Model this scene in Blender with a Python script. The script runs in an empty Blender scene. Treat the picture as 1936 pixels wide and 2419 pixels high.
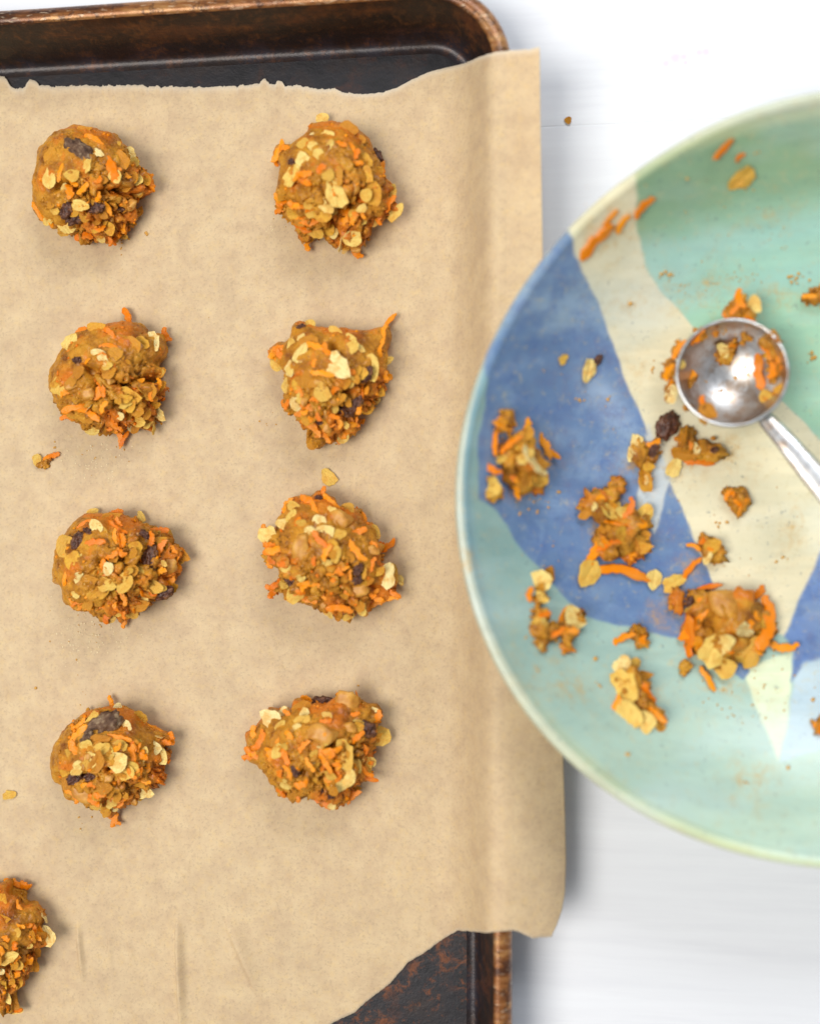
import bpy, math, random
import numpy as np
from mathutils import Vector, Matrix, noise
from mathutils.bvhtree import BVHTree

random.seed(7); rng = np.random.default_rng(7)
scene = bpy.context.scene
COL = scene.collection
CM = 0.01                       # everything below is laid out in centimetres

# ------------------------------------------------------------------ camera
YAW = math.radians(8.0); FPX = 2640.0; PX, PY = 968.0, 1209.5
CAMP = np.array([44*math.sin(YAW), 0.0, 0.5+44*math.cos(YAW)])
cR = np.array([math.cos(YAW), 0, -math.sin(YAW)]); cU = np.array([0, 1.0, 0]); cF = np.array([-math.sin(YAW), 0, -math.cos(YAW)])
cam = bpy.data.cameras.new('camera'); cam_ob = bpy.data.objects.new('camera', cam); COL.objects.link(cam_ob)
cam_ob.location = Vector(CAMP)*CM; cam_ob.rotation_euler = (0, YAW, 0)
cam.sensor_fit = 'VERTICAL'; cam.sensor_height = 24; cam.sensor_width = 24
cam.lens = 24*FPX/2419; cam.clip_start = 0.02; cam.clip_end = 30
cam.dof.use_dof = True; cam.dof.focus_distance = 0.453
cam.dof.aperture_fstop = (cam.lens/1000)/0.0140
scene.camera = cam_ob

# ------------------------------------------------------------------ world and lamps
world = bpy.data.worlds.new('World'); scene.world = world; world.use_nodes = True
bg = world.node_tree.nodes['Background']; bg.inputs[0].default_value = (0.86, 0.92, 1.0, 1); bg.inputs[1].default_value = 0.36
def area(name, loc, target, size, power, color, size_y=None):
    l = bpy.data.lights.new(name, 'AREA'); l.shape = 'RECTANGLE'; l.size = size; l.size_y = size_y or size
    l.energy = power; l.color = color
    o = bpy.data.objects.new(name, l); COL.objects.link(o)
    o.location = Vector(loc); o.rotation_euler = (Vector(target)-Vector(loc)).to_track_quat('-Z', 'Y').to_euler()
    return o
area('window_light', (-0.66, -0.22, 1.42), (0, 0, 0), 0.90, 23.3, (1.0, 0.95, 0.87))
area('back_window_light', (0.32, 0.85, 0.75), (0.15, 0.2, 0), 0.7, 7.0, (0.93, 0.96, 1.0), 0.4)
scene.view_settings.view_transform = 'Standard'; scene.view_settings.look = 'None'
scene.view_settings.exposure = 0.0; scene.view_settings.gamma = 1.0

# ------------------------------------------------------------------ projection helpers (photo pixel -> place on a surface)
def unp(x, y, z):
    x = np.asarray(x, float); y = np.asarray(y, float)
    d = cF*FPX + np.multiply.outer(x-PX, cR) + np.multiply.outer(PY-y, cU)
    t = (z-CAMP[2])/d[..., 2]
    return CAMP + d*t[..., None] if np.ndim(t) else CAMP + d*t
def on_surf(x, y, zf, z0=0.5, n=40):
    z = np.full(np.shape(x), z0, float) if np.ndim(x) else z0
    for _ in range(n):
        p = unp(x, y, z); z = z + 0.6*(zf(p[..., 0], p[..., 1])-z)
    return unp(x, y, z)
def proj(P):
    v = P-CAMP; d = v@cF
    return np.stack([PX+FPX*(v@cR)/d, PY-FPX*(v@cU)/d], -1)

# ------------------------------------------------------------------ scene helpers
def tag(o, label=None, cat=None, group=None, kind=None):
    if label: o['label'] = label
    if cat: o['category'] = cat
    if group: o['group'] = group
    if kind: o['kind'] = kind
    return o
def empty(name, loc):
    o = bpy.data.objects.new(name, None); o.empty_display_size = 0.01; COL.objects.link(o); o.location = Vector(loc)*CM; return o
def mesh_from(name, V, Fc, mat, smooth=True):
    me = bpy.data.meshes.new(name); V = np.asarray(V, float)*CM
    me.from_pydata(V.tolist(), [], Fc if isinstance(Fc, list) else Fc.tolist()); me.update()
    if smooth: me.polygons.foreach_set('use_smooth', [True]*len(me.polygons))
    if mat: me.materials.append(mat)
    return me
def link(name, me, parent=None, loc=None):
    o = bpy.data.objects.new(name, me); COL.objects.link(o)
    if parent: o.parent = parent
    if loc is not None: o.location = Vector(loc)*CM
    return o
def grid_faces(nu, nv, wrap=False):
    i = np.arange(nu if wrap else nu-1); j = np.arange(nv-1)
    I, J = np.meshgrid(i, j, indexing='ij'); I2 = (I+1) % nu
    return np.stack([I*nv+J, I2*nv+J, I2*nv+J+1, I*nv+J+1], -1).reshape(-1, 4)

# ------------------------------------------------------------------ materials
def srgb(r, g, b):
    f = lambda c: (c/255/12.92) if c/255 <= 0.04045 else ((c/255+0.055)/1.055)**2.4
    return (f(r), f(g), f(b), 1)
class NT:
    def __init__(s, name):
        s.m = bpy.data.materials.new(name); s.m.use_nodes = True; s.t = s.m.node_tree; s.b = s.t.nodes['Principled BSDF']
        s.tc = s.t.nodes.new('ShaderNodeTexCoord')
        s.obj = s.tc.outputs['Object']
    def n(s, typ, **kw):
        nd = s.t.nodes.new(typ)
        for k, v in kw.items():
            if k.startswith('_'): setattr(nd, k[1:], v)
        return nd
    def l(s, a, b): s.t.links.new(a, b)
    def noise(s, scale, detail=4, rough=0.55, vec=None, dist=0, scl=None):
        nd = s.t.nodes.new('ShaderNodeTexNoise'); nd.inputs['Scale'].default_value = scale; nd.inputs['Detail'].default_value = detail
        nd.inputs['Roughness'].default_value = rough; nd.inputs['Distortion'].default_value = dist
        v = vec or s.obj
        if scl:
            mp = s.t.nodes.new('ShaderNodeMapping'); mp.inputs['Scale'].default_value = scl; s.l(v, mp.inputs[0]); v = mp.outputs[0]
        s.l(v, nd.inputs['Vector']); return nd.outputs['Fac']
    def ramp(s, fac, stops, interp='LINEAR'):
        r = s.t.nodes.new('ShaderNodeValToRGB'); r.color_ramp.interpolation = interp; e = r.color_ramp.elements
        e[0].position, e[0].color = stops[0]; e[1].position, e[1].color = stops[-1]
        for p, c in stops[1:-1]:
            x = e.new(p); x.color = c
        s.l(fac, r.inputs[0]); return r.outputs[0]
    def mix(s, fac, a, b, mode='MIX'):
        m = s.t.nodes.new('ShaderNodeMix'); m.data_type = 'RGBA'; m.blend_type = mode
        for sock, v in ((m.inputs[0], fac), (m.inputs[6], a), (m.inputs[7], b)):
            if hasattr(v, 'is_output'): s.l(v, sock)
            else: sock.default_value = v
        return m.outputs[2]
    def math(s, op, a, b=0.0, clamp=False):
        m = s.t.nodes.new('ShaderNodeMath'); m.operation = op; m.use_clamp = clamp
        for sock, v in ((m.inputs[0], a), (m.inputs[1], b)):
            if hasattr(v, 'is_output'): s.l(v, sock)
            else: sock.default_value = v
        return m.outputs[0]
    def bump(s, h, dist, strength=1.0, normal=None):
        b = s.t.nodes.new('ShaderNodeBump'); b.inputs['Distance'].default_value = dist; b.inputs['Strength'].default_value = strength
        s.l(h, b.inputs['Height'])
        if normal: s.l(normal, b.inputs['Normal'])
        return b.outputs[0]
    def set(s, **kw):
        names = dict(color='Base Color', rough='Roughness', metal='Metallic', normal='Normal', spec='Specular IOR Level', coat='Coat Weight', coatr='Coat Roughness', sss='Subsurface Weight', trans='Transmission Weight')
        for k, v in kw.items():
            sock = s.b.inputs[names[k]]
            if hasattr(v, 'is_output'): s.l(v, sock)
            else: sock.default_value = v
        return s.m
bw = lambda v: (v, v, v, 1)

def mat_dough():
    s = NT('cookie_dough')
    oi = s.n('ShaderNodeObjectInfo')
    a = s.noise(110, 3, 0.6); c = s.noise(60, 3, 0.55, dist=0.6); f = s.noise(900, 3, 0.7)
    base = s.ramp(a, [(0.30, srgb(146, 82, 8)), (0.50, srgb(210, 140, 26)), (0.72, srgb(236, 172, 50))])
    org = s.ramp(c, [(0.49, bw(0)), (0.62, bw(0.8))])
    col = s.mix(org, base, srgb(232, 124, 14))
    spk = s.ramp(f, [(0.60, bw(0)), (0.72, bw(0.55))]); col = s.mix(spk, col, srgb(244, 206, 122))
    dk = s.ramp(s.noise(380, 3, 0.7), [(0.30, bw(0.38)), (0.44, bw(0))]); col = s.mix(dk, col, srgb(112, 60, 14))
    nb = s.bump(s.noise(420, 6, 0.75), 0.0014, 1.0)
    s.set(color=col, rough=s.ramp(a, [(0.3, bw(0.28)), (0.7, bw(0.55))]), spec=0.38, normal=nb, sss=0.04, coat=0.25, coatr=0.2)
    s.b.inputs['Subsurface Radius'].default_value = (0.003, 0.0015, 0.0006); s.b.inputs['Subsurface Scale'].default_value = 1.0
    return s.m
def mat_oat(coated=False):
    s = NT('coated_oat' if coated else 'rolled_oat')
    r = s.n('ShaderNodeObjectInfo').outputs['Random']
    if coated: c0 = s.ramp(r, [(0, srgb(186, 116, 16)), (0.5, srgb(212, 146, 30)), (1, srgb(230, 176, 56))])
    else: c0 = s.ramp(r, [(0, srgb(216, 166, 62)), (0.4, srgb(234, 196, 92)), (0.75, srgb(244, 216, 128)), (1, srgb(250, 232, 168))])
    wv = s.n('ShaderNodeNewGeometry').outputs['Position']
    st = s.ramp(s.noise(260, 4, 0.7, vec=wv), [(0.46, bw(0)), (0.60, bw(0.9 if coated else 0.6))])     # batter sticking to the flake
    col = s.mix(st, c0, srgb(204, 134, 30) if coated else srgb(220, 158, 54))
    fi = s.noise(300, 4, 0.65, scl=(1, 6, 1))
    col = s.mix(s.ramp(fi, [(0.35, bw(0.35)), (0.58, bw(0))]), col, srgb(190, 134, 50))
    return s.set(color=col, rough=0.42, spec=0.35, normal=s.bump(fi, 0.0006, 0.9, s.bump(s.noise(500, 4, 0.7, vec=wv), 0.0005, 0.7)))
def mat_carrot():
    s = NT('grated_carrot')
    r = s.n('ShaderNodeObjectInfo').outputs['Random']
    c0 = s.ramp(r, [(0, srgb(222, 112, 0)), (0.5, srgb(232, 132, 2)), (1, srgb(238, 150, 14))])
    col = s.mix(s.ramp(s.noise(260, 3, 0.6), [(0.42, bw(0)), (0.7, bw(0.5))]), c0, srgb(214, 146, 66))
    s.set(color=col, rough=0.32, normal=s.bump(s.noise(700, 3, 0.6), 0.0004, 0.7), sss=0.0, spec=0.22)
    s.b.inputs['Subsurface Radius'].default_value = (0.004, 0.0015, 0.0004); s.b.inputs['Subsurface Scale'].default_value = 1.0
    return s.m
def mat_raisin():
    s = NT('raisin_skin')
    n = s.noise(420, 4, 0.65)
    col = s.ramp(n, [(0.35, srgb(52, 24, 12)), (0.55, srgb(94, 52, 32)), (0.75, srgb(140, 100, 70))])
    col = s.mix(s.ramp(s.noise(150, 3, 0.6), [(0.58, bw(0)), (0.68, bw(0.7))]), col, srgb(172, 116, 56))
    return s.set(color=col, rough=0.3, normal=s.bump(n, 0.0008, 1.0))
def mat_dusty():
    s = NT('floury_raisin_skin'); n = s.noise(380, 5, 0.7); m = s.noise(130, 4, 0.6)
    col = s.ramp(n, [(0.35, srgb(62, 40, 28)), (0.52, srgb(108, 80, 60)), (0.70, srgb(160, 138, 108))])
    col = s.mix(s.ramp(m, [(0.55, bw(0)), (0.66, bw(0.6))]), col, srgb(178, 132, 66))
    return s.set(color=col, rough=0.55, spec=0.25, normal=s.bump(n, 0.0008, 1.0))
def mat_walnut():
    s = NT('walnut_flesh')
    n = s.noise(200, 4, 0.6)
    col = s.ramp(n, [(0.3, srgb(168, 104, 30)), (0.52, srgb(208, 148, 58)), (0.75, srgb(224, 176, 92))])
    s.set(color=col, rough=0.45, normal=s.bump(n, 0.0006, 0.6), sss=0.12)
    s.b.inputs['Subsurface Radius'].default_value = (0.003, 0.0018, 0.0008); s.b.inputs['Subsurface Scale'].default_value = 1.0
    return s.m
def mat_paper():
    s = NT('baking_parchment')
    a = s.noise(120, 5, 0.72); b = s.noise(24, 4, 0.65); f = s.noise(900, 3, 0.75); g = s.noise(330, 4, 0.7)
    col = s.ramp(a, [(0.34, srgb(227, 201, 164)), (0.50, srgb(236, 212, 173)), (0.66, srgb(243, 221, 181))])
    col = s.mix(s.ramp(b, [(0.34, bw(0.15)), (0.54, bw(0))]), col, srgb(212, 190, 160))
    col = s.mix(s.ramp(g, [(0.52, bw(0)), (0.72, bw(0.42))]), col, srgb(246, 218, 156))
    col = s.mix(s.ramp(f, [(0.52, bw(0)), (0.68, bw(0.42))]), col, srgb(196, 170, 136))
    nb = s.bump(s.noise(500, 4, 0.7), 0.00012, 0.6)
    nb = s.bump(s.noise(18, 2, 0.5), 0.0012, 0.35, nb)
    ed = s.n('ShaderNodeAttribute'); ed.attribute_name = 'torn'
    col = s.mix(s.math('MULTIPLY', ed.outputs['Fac'], 0.75), col, srgb(250, 240, 222))
    fb = s.ramp(s.noise(60, 3, 0.6, scl=(1, 14, 1)), [(0.56, bw(0)), (0.70, bw(0.10))]); col = s.mix(fb, col, srgb(206, 184, 150))
    s.set(color=col, rough=0.55, spec=0.3, normal=nb)
    tr = s.n('ShaderNodeBsdfTranslucent'); s.l(col, tr.inputs[0])
    mx = s.n('ShaderNodeMixShader'); mx.inputs[0].default_value = 0.38
    s.l(s.b.outputs[0], mx.inputs[1]); s.l(tr.outputs[0], mx.inputs[2])
    s.l(mx.outputs[0], s.t.nodes['Material Output'].inputs[0])
    return s.m
def mat_pan(which):
    s = NT('burnt_steel_'+which)
    a = s.noise(70, 5, 0.65, dist=0.4); b = s.noise(260, 5, 0.7); sx = s.noise(90, 4, 0.7, scl=(0.25, 1.6, 1))
    if which == 'floor':
        col = s.ramp(a, [(0.30, srgb(18, 17, 20)), (0.5, srgb(32, 30, 35)), (0.7, srgb(44, 34, 32))])
        sep = s.n('ShaderNodeSeparateXYZ'); s.l(s.obj, sep.inputs[0])
        lo = s.math('MULTIPLY', s.math('SUBTRACT', -0.10, sep.outputs[1]), 12, True)      # baked-on grease pools in the lower right of the pan
        sp = s.ramp(s.noise(150, 6, 0.75, dist=0.3), [(0.50, bw(0)), (0.62, bw(0.9))])
        col = s.mix(s.math('MULTIPLY', sp, lo), col, srgb(112, 60, 24))
        sp2 = s.ramp(s.noise(60, 5, 0.7), [(0.55, bw(0)), (0.66, bw(0.6))]); col = s.mix(sp2, col, srgb(70, 38, 26))
        rg = 0.5
    elif which == 'wall':
        col = s.ramp(sx, [(0.32, srgb(18, 10, 7)), (0.5, srgb(44, 23, 11)), (0.66, srgb(88, 46, 17))])
        sep = s.n('ShaderNodeSeparateXYZ'); s.l(s.obj, sep.inputs[0])
        low = s.ramp(s.math('ADD', s.math('MULTIPLY', sep.outputs[2], 100), s.math('MULTIPLY', a, 0.8)), [(0.0, bw(1)), (1.0, bw(1))])
        hz = s.math('MULTIPLY', s.math('SUBTRACT', 0.0125, sep.outputs[2]), 120, True)
        hz = s.math('MULTIPLY', hz, s.ramp(a, [(0.3, bw(1)), (0.7, bw(0.6))]))
        col = s.mix(hz, col, srgb(44, 40, 48))
        col = s.mix(s.ramp(b, [(0.5, bw(0)), (0.64, bw(0.5))]), col, srgb(112, 66, 26))
        col = s.mix(s.ramp(s.noise(35, 6, 0.75), [(0.46, bw(0)), (0.58, bw(0.7))]), col, srgb(30, 18, 12))
        rg = 0.36
    else:
        col = s.ramp(sx, [(0.34, srgb(66, 34, 16)), (0.5, srgb(138, 84, 38)), (0.66, srgb(186, 138, 82))])
        col = s.mix(s.ramp(b, [(0.50, bw(0)), (0.60, bw(0.75))]), col, srgb(58, 32, 20))
        col = s.mix(s.ramp(s.noise(500, 3, 0.6, scl=(0.5, 2, 1)), [(0.58, bw(0)), (0.68, bw(0.6))]), col, srgb(214, 190, 160))
        rg = 0.3
    return s.set(color=col, rough=rg, metal=0.25, spec=0.45, normal=s.bump(b, 0.0005, 0.7), coat=0.15, coatr=0.25)
def mat_table():
    s = NT('white_painted_wood')
    g = s.noise(20, 5, 0.6, scl=(0.5, 7, 1)); g2 = s.noise(6, 3, 0.5, scl=(0.6, 3, 1))
    col = s.ramp(g, [(0.3, (0.72, 0.735, 0.78, 1)), (0.5, (0.77, 0.785, 0.825, 1)), (0.7, (0.80, 0.82, 0.86, 1))])
    col = s.mix(s.ramp(g2, [(0.40, bw(0.3)), (0.6, bw(0))]), col, (0.72, 0.74, 0.78, 1))
    # faint lilac smudges on the paint near the far right of the boards
    wx = s.n('ShaderNodeNewGeometry').outputs['Position']
    for cx, cy, rr in SMUDGES:
        d = s.n('ShaderNodeVectorMath', _operation='DISTANCE'); s.l(wx, d.inputs[0]); d.inputs[1].default_value = (cx*CM, cy*CM, 0)
        m = s.ramp(s.math('DIVIDE', d.outputs['Value'], rr*CM), [(0.3, bw(0.55)), (1.0, bw(0))])
        col = s.mix(m, col, srgb(236, 196, 240))
    return s.set(color=col, rough=0.5, spec=0.4, normal=s.bump(g, 0.0004, 0.35))
def mat_glaze():
    s = NT('painted_glaze')
    at = s.n('ShaderNodeAttribute'); at.attribute_name = 'glaze'
    a = s.noise(45, 4, 0.6, scl=(1, 2.2, 1)); b = s.noise(330, 4, 0.7); c = s.noise(14, 3, 0.5, scl=(1, 2.8, 1))
    col = s.mix(s.ramp(a, [(0.35, bw(0.30)), (0.65, bw(0))]), at.outputs['Color'], s.mix(1.0, at.outputs['Color'], (0.72, 0.80, 0.86, 1), 'MULTIPLY'))
    col = s.mix(s.ramp(c, [(0.5, bw(0)), (0.7, bw(0.30))]), col, srgb(206, 226, 230))
    blue = s.n('ShaderNodeAttribute'); blue.attribute_name = 'blue'
    bm = s.math('MULTIPLY', blue.outputs['Fac'], s.ramp(s.noise(120, 5, 0.7), [(0.44, bw(0)), (0.68, bw(0.75))]))
    col = s.mix(bm, col, srgb(84, 112, 166))
    bm2 = s.math('MULTIPLY', blue.outputs['Fac'], s.ramp(s.noise(55, 5, 0.7, dist=0.5), [(0.52, bw(0)), (0.75, bw(0.65))]))
    col = s.mix(bm2, col, srgb(150, 176, 206))
    col = s.mix(s.ramp(b, [(0.56, bw(0)), (0.70, bw(0.35))]), col, srgb(206, 190, 140))
    dk = s.ramp(s.noise(420, 3, 0.7), [(0.28, bw(0.5)), (0.38, bw(0))]); col = s.mix(dk, col, srgb(96, 112, 120))
    st = s.ramp(s.noise(60, 4, 0.65, scl=(0.35, 1.6, 1), dist=0.4), [(0.44, bw(0.30)), (0.56, bw(0))]); col = s.mix(st, col, s.mix(1.0, col, (0.70, 0.74, 0.76, 1), 'MULTIPLY'))
    fm = s.math('MULTIPLY', s.ramp(s.noise(38, 4, 0.7, dist=0.8), [(0.44, bw(0)), (0.62, bw(1))]), s.ramp(s.noise(240, 4, 0.75), [(0.45, bw(0.1)), (0.62, bw(0.75))]))
    sm = s.n('ShaderNodeAttribute'); sm.attribute_name = 'smear'
    fm = s.math('MULTIPLY', s.math('ADD', s.math('MULTIPLY', sm.outputs['Fac'], 0.9), 0.12), fm)
    col = s.mix(fm, col, srgb(206, 160, 70))      # thin dried film of batter
    return s.set(color=col, rough=0.32, spec=0.5, coat=0.2, coatr=0.15, normal=s.bump(s.noise(150, 3, 0.6), 0.00015, 0.5))
def simple(name, color, rough=0.5, metal=0, scale=200, var=0.2):
    s = NT(name); n = s.noise(scale, 4, 0.6)
    col = s.mix(s.ramp(n, [(0.3, bw(var)), (0.7, bw(0))]), color, tuple(c*0.55 for c in color[:3])+(1,))
    return s.set(color=col, rough=rough, metal=metal, normal=s.bump(n, 0.0002, 0.3))
def mat_steel():
    s = NT('brushed_stainless_steel')
    n = s.noise(300, 4, 0.6, scl=(1, 1, 6))
    col = s.ramp(n, [(0.3, bw(0.54)), (0.7, bw(0.70))])
    sm = s.ramp(s.noise(150, 4, 0.65), [(0.48, bw(0)), (0.62, bw(0.55))])
    col = s.mix(sm, col, srgb(168, 124, 66))
    return s.set(color=col, rough=s.ramp(n, [(0.3, bw(0.33)), (0.7, bw(0.42))]), metal=1.0)

SMUDGES = []
for (x, y, r) in ((1572, 150, .18), (1594, 137, .28), (1614, 134, .16), (1650, 124, .16), (1666, 122, .20), (1618, 148, .12)):
    p = unp(x, y, 0.0); SMUDGES.append((p[0], p[1], r))
M_DOUGH, M_OAT, M_COAT, M_CAR, M_RAI, M_WAL = mat_dough(), mat_oat(), mat_oat(True), mat_carrot(), mat_raisin(), mat_walnut()
M_PAPER, M_TABLE, M_GLAZE, M_STEEL = mat_paper(), mat_table(), mat_glaze(), mat_steel()
M_CRUMB = simple('golden_crumb', srgb(214, 160, 72), 0.5)
M_SUGAR = simple('pale_crumb', srgb(246, 228, 186), 0.4, var=0.1)
M_CLAY = simple('raw_clay', srgb(200, 180, 150), 0.8)

# ------------------------------------------------------------------ table of white boards
yg = unp(1342, 297, 0)[1]
table = tag(empty('tabletop', (0, 0, 0)), 'white painted wooden tabletop of broad boards under the pan and the bowl', 'table')
PW = 12.0
for k in range(-5, 4):
    y0, y1 = yg+k*PW, yg+(k+1)*PW
    g = 0.007; x0, x1 = -70, 70
    prof = [(y0+0.002, -0.35), (y0+0.002, -g), (y0+0.05, 0), (y1-0.05, 0), (y1-0.002, -g), (y1-0.002, -0.35)]
    V = []
    for X in (x0, x1): V += [(X, a, b) for a, b in prof]
    Fc = [[i, i+1, i+7, i+6] for i in range(5)] + [[5, 0, 6, 11], [5, 4, 3, 2, 1, 0], [6, 7, 8, 9, 10, 11]]
    link('plank', mesh_from('plank', V, Fc, M_TABLE, False), table)

# ------------------------------------------------------------------ baking sheet
PR, PT, PL, PB, RC = 2.55, 18.42, -29.0, -26.5, 1.85      # inner floor rectangle and its corner radius
ZF, ZR = 0.30, 2.50
def rrect(d, n=14):
    r = RC+d; pts = []
    for cx, cy, a0 in ((PR-RC, PT-RC, 0), (PL+RC, PT-RC, 90), (PL+RC, PB+RC, 180), (PR-RC, PB+RC, 270)):
        for k in range(n+1):
            a = math.radians(a0+90*k/n); pts.append((cx+r*math.cos(a), cy+r*math.sin(a)))
    # subdivide the straight runs
    out = []
    for i, p in enumerate(pts):
        q = pts[(i+1) % len(pts)]; out.append(p)
        if math.hypot(q[0]-p[0], q[1]-p[1]) > 8:
            for k in range(1, 60): t = k/60; out.append((p[0]+(q[0]-p[0])*t, p[1]+(q[1]-p[1])*t))
    return np.array(out)
def pan_sd(X, Y):
    cx, cy = (PR+PL)/2, (PT+PB)/2; hx, hy = (PR-PL)/2-RC, (PT-PB)/2-RC
    qx, qy = np.abs(X-cx)-hx, np.abs(Y-cy)-hy
    return np.hypot(np.maximum(qx, 0), np.maximum(qy, 0))+np.minimum(np.maximum(qx, qy), 0)-RC
pan = tag(empty('baking_sheet', (0, 0, 0)), 'dark burnt rimmed baking sheet with browned rolled rim lying under the parchment', 'baking sheet')
def loft(name, prof, mat, wob=0.0):
    rings = []
    for d, z in prof:
        P = rrect(d); w = np.array([noise.noise(Vector((p[0]*0.25, p[1]*0.25, 3)))*wob for p in P])
        rings.append(np.c_[P[:, 0], P[:, 1], z+w])
    R = np.stack(rings, 1); n, m = R.shape[:2]
    return link(name, mesh_from(name, R.reshape(-1, 3), grid_faces(n, m, True), mat), pan)
wallp = [(-0.34, ZF+0.001), (-0.22, ZF-0.03), (-0.05, ZF-0.04), (0.08, ZF+0.05), (0.18, ZF+0.2), (0.27, ZF+0.42)]
wallp += [(0.27+0.56*t, ZF+0.42+(ZR-ZF-0.50)*t) for t in (0.2, 0.4, 0.6, 0.8, 1.0)]
loft('wall', wallp+[(0.87, ZR)], mat_pan('wall'), 0.03)
rimp = [(0.86, ZR-0.02), (0.90, ZR+0.05), (0.98, ZR+0.10), (1.10, ZR+0.11), (1.26, ZR+0.07), (1.42, ZR-0.03), (1.52, ZR-0.2), (1.53, ZR-0.4), (1.44, ZR-0.55), (1.3, ZR-0.6), (1.05, ZR-0.45), (0.9, ZR-0.3)]
loft('rolled_rim', rimp, mat_pan('rim'), 0.03)
loft('outer_wall', [(0.95, ZR-0.35), (0.42, 0.75), (0.3, 0.3), (0.1, 0.06), (-0.4, 0.03)], mat_pan('wall'))
fp = rrect(-0.335); nfp = len(fp)
V = np.r_[np.c_[fp, np.full(nfp, ZF)], np.c_[fp, np.full(nfp, 0.03)]]
link('pan_floor', mesh_from('pan_floor', V, [list(range(nfp)), list(range(2*nfp-1, nfp-1, -1))]+[[i, (i+1) % nfp, nfp+(i+1) % nfp, nfp+i][::-1] for i in range(nfp)], mat_pan('floor'), False), pan)
# baked-on golden drips in the far corner
def blobmesh(parts, mat, name, seed=0, sub=2, amp=0.35):
    import bmesh
    bm = bmesh.new(); rr = random.Random(seed)
    for (x, y, z, r, sz) in parts:
        g = bmesh.ops.create_icosphere(bm, subdivisions=sub, radius=1.0)
        o = Vector((rr.uniform(0, 50), rr.uniform(0, 50), rr.uniform(0, 50)))
        a = rr.uniform(0, 3.14); st = rr.uniform(0.75, 1.3)
        for v in g['verts']:
            k = 1+amp*0.8*noise.noise(v.co*1.6+o)+amp*0.6*noise.noise(v.co*3.6+o)+amp*0.35*noise.noise(v.co*8+o)
            c = v.co*k; c = Vector((c.x*st, c.y/st, c.z*sz)); c.rotate(Matrix.Rotation(a, 3, 'Z'))
            v.co = Vector((x, y, z))+c*r
    me = bpy.data.meshes.new(name); bm.to_mesh(me); bm.free()
    me.transform(Matrix.Scale(CM, 4)); me.polygons.foreach_set('use_smooth', [True]*len(me.polygons)); me.materials.append(mat); return me
parts = []
rr = random.Random(5)
for k in range(26):
    t = rr.random(); x = 1052+t*42+rr.uniform(-6, 6); y = 82+t*18+rr.uniform(-8, 10)
    p = unp(x, y, 1.3); d = float(pan_sd(p[0], p[1])); z = ZF+0.42+(d-0.27)/0.56*(ZR-ZF-0.5)
    p = unp(x, y, z+0.02); parts.append((p[0], p[1], z+0.05, rr.uniform(0.03, 0.10), 0.6))
o = link('baked_on_drip', blobmesh(parts, simple('burnt_sugar', srgb(196, 136, 60), 0.4), 'baked_on_drip', 3, 1), pan); o['label'] = 'golden baked-on drip on the corner wall'

# ------------------------------------------------------------------ parchment
SM = lambda t: t*t*(3-2*t)
def seg_d(X, Y, x0, y0, x1, y1):
    dx, dy = x1-x0, y1-y0; t = np.clip(((X-x0)*dx+(Y-y0)*dy)/(dx*dx+dy*dy), 0, 1)
    sx = (X-x0)*dy-(Y-y0)*dx
    return np.hypot(X-x0-t*dx, Y-y0-t*dy), t, np.sign(sx)
CRE = []
for (a, b, h, w) in (((418, 2185), (428, 2425), 0.27, 0.15), ((184, 2190), (196, 2310), 0.18, 0.09), ((540, 2190), (605, 2340), 0.18, 0.25), ((255, 2200), (262, 2290), 0.05, 0.09),
                     ((300, 2210), (315, 2290), 0.05, 0.09), ((330, 2050), (345, 2100), 0.03, 0.12), ((607, 278), (668, 240), 0.05, 0.06), ((20, 2170), (142, 2215), 0.06, 0.3), ((726, 2280), (742, 2330), 0.025, 0.08)):
    p, q = unp(*a, 0.35), unp(*b, 0.35); CRE.append((p[0], p[1], q[0], q[1], h, w))
PPX = np.linspace(0, 5, 501)
PPZ = np.interp(PPX, [0, 1.0, 1.7, 2.3, 2.8, 3.15, 3.4, 3.7, 5], [0, 0, .16, .70, 1.55, 2.18, 2.42, 2.46, 2.42])
_k = np.exp(-(np.arange(-40, 41)/26.0)**2); _k /= _k.sum(); PPZ = np.convolve(np.r_[np.full(40, PPZ[0]), PPZ, np.full(40, PPZ[-1])], _k, 'valid')
def paper_z(X, Y):
    X = np.asarray(X, float); Y = np.asarray(Y, float)
    z = 0.345 + 0.022*np.sin(X*0.9+0.6*np.sin(Y*0.33))*np.sin(Y*0.45+0.4) + 0.012*np.sin(X*2.3+Y*0.7) + 0.02
    z = z + np.interp(X, PPX, PPZ)
    over = np.clip(X-3.9, 0, None); q = np.clip((12-Y)/24, 0, 1)
    z = z + over*(0.30-0.45*q) - over**2*0.16*q + 0.05*np.sin(Y*0.5)*np.clip(over, 0, 1)
    for (x0, y0, x1, y1, h, w) in CRE:
        d, t, sg = seg_d(X, Y, x0, y0, x1, y1)
        ww = np.where(sg > 0, w*0.35, w*1.6)
        z = z + h*np.exp(-(d/ww)**2)*np.sin(np.pi*np.clip(t*0.9+0.08, 0, 1))**0.6
    d = pan_sd(X, Y)
    pz = np.where(d < 0.86, ZF+np.clip((d+0.25)/1.11, 0, 1)*(ZR+0.1-ZF), ZR+0.1)
    pz = np.where(d > 1.5, ZR+0.1-(d-1.5)*4, pz)+0.03
    z = np.maximum(z, pz)
    r = np.hypot(X-15.31, Y-0.83); oz = np.interp(r, [8.6, 10.0, 11.1, 12.0, 12.8, 13.4], [1.15, 2.0, 2.95, 3.8, 4.6, 9.0])
    return np.where(X > 4.25, np.minimum(z, np.maximum(oz-0.12, 0.5)), z)
def interp(x, pts): a = np.array(pts, float); return np.interp(x, a[:, 0], a[:, 1])
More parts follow.
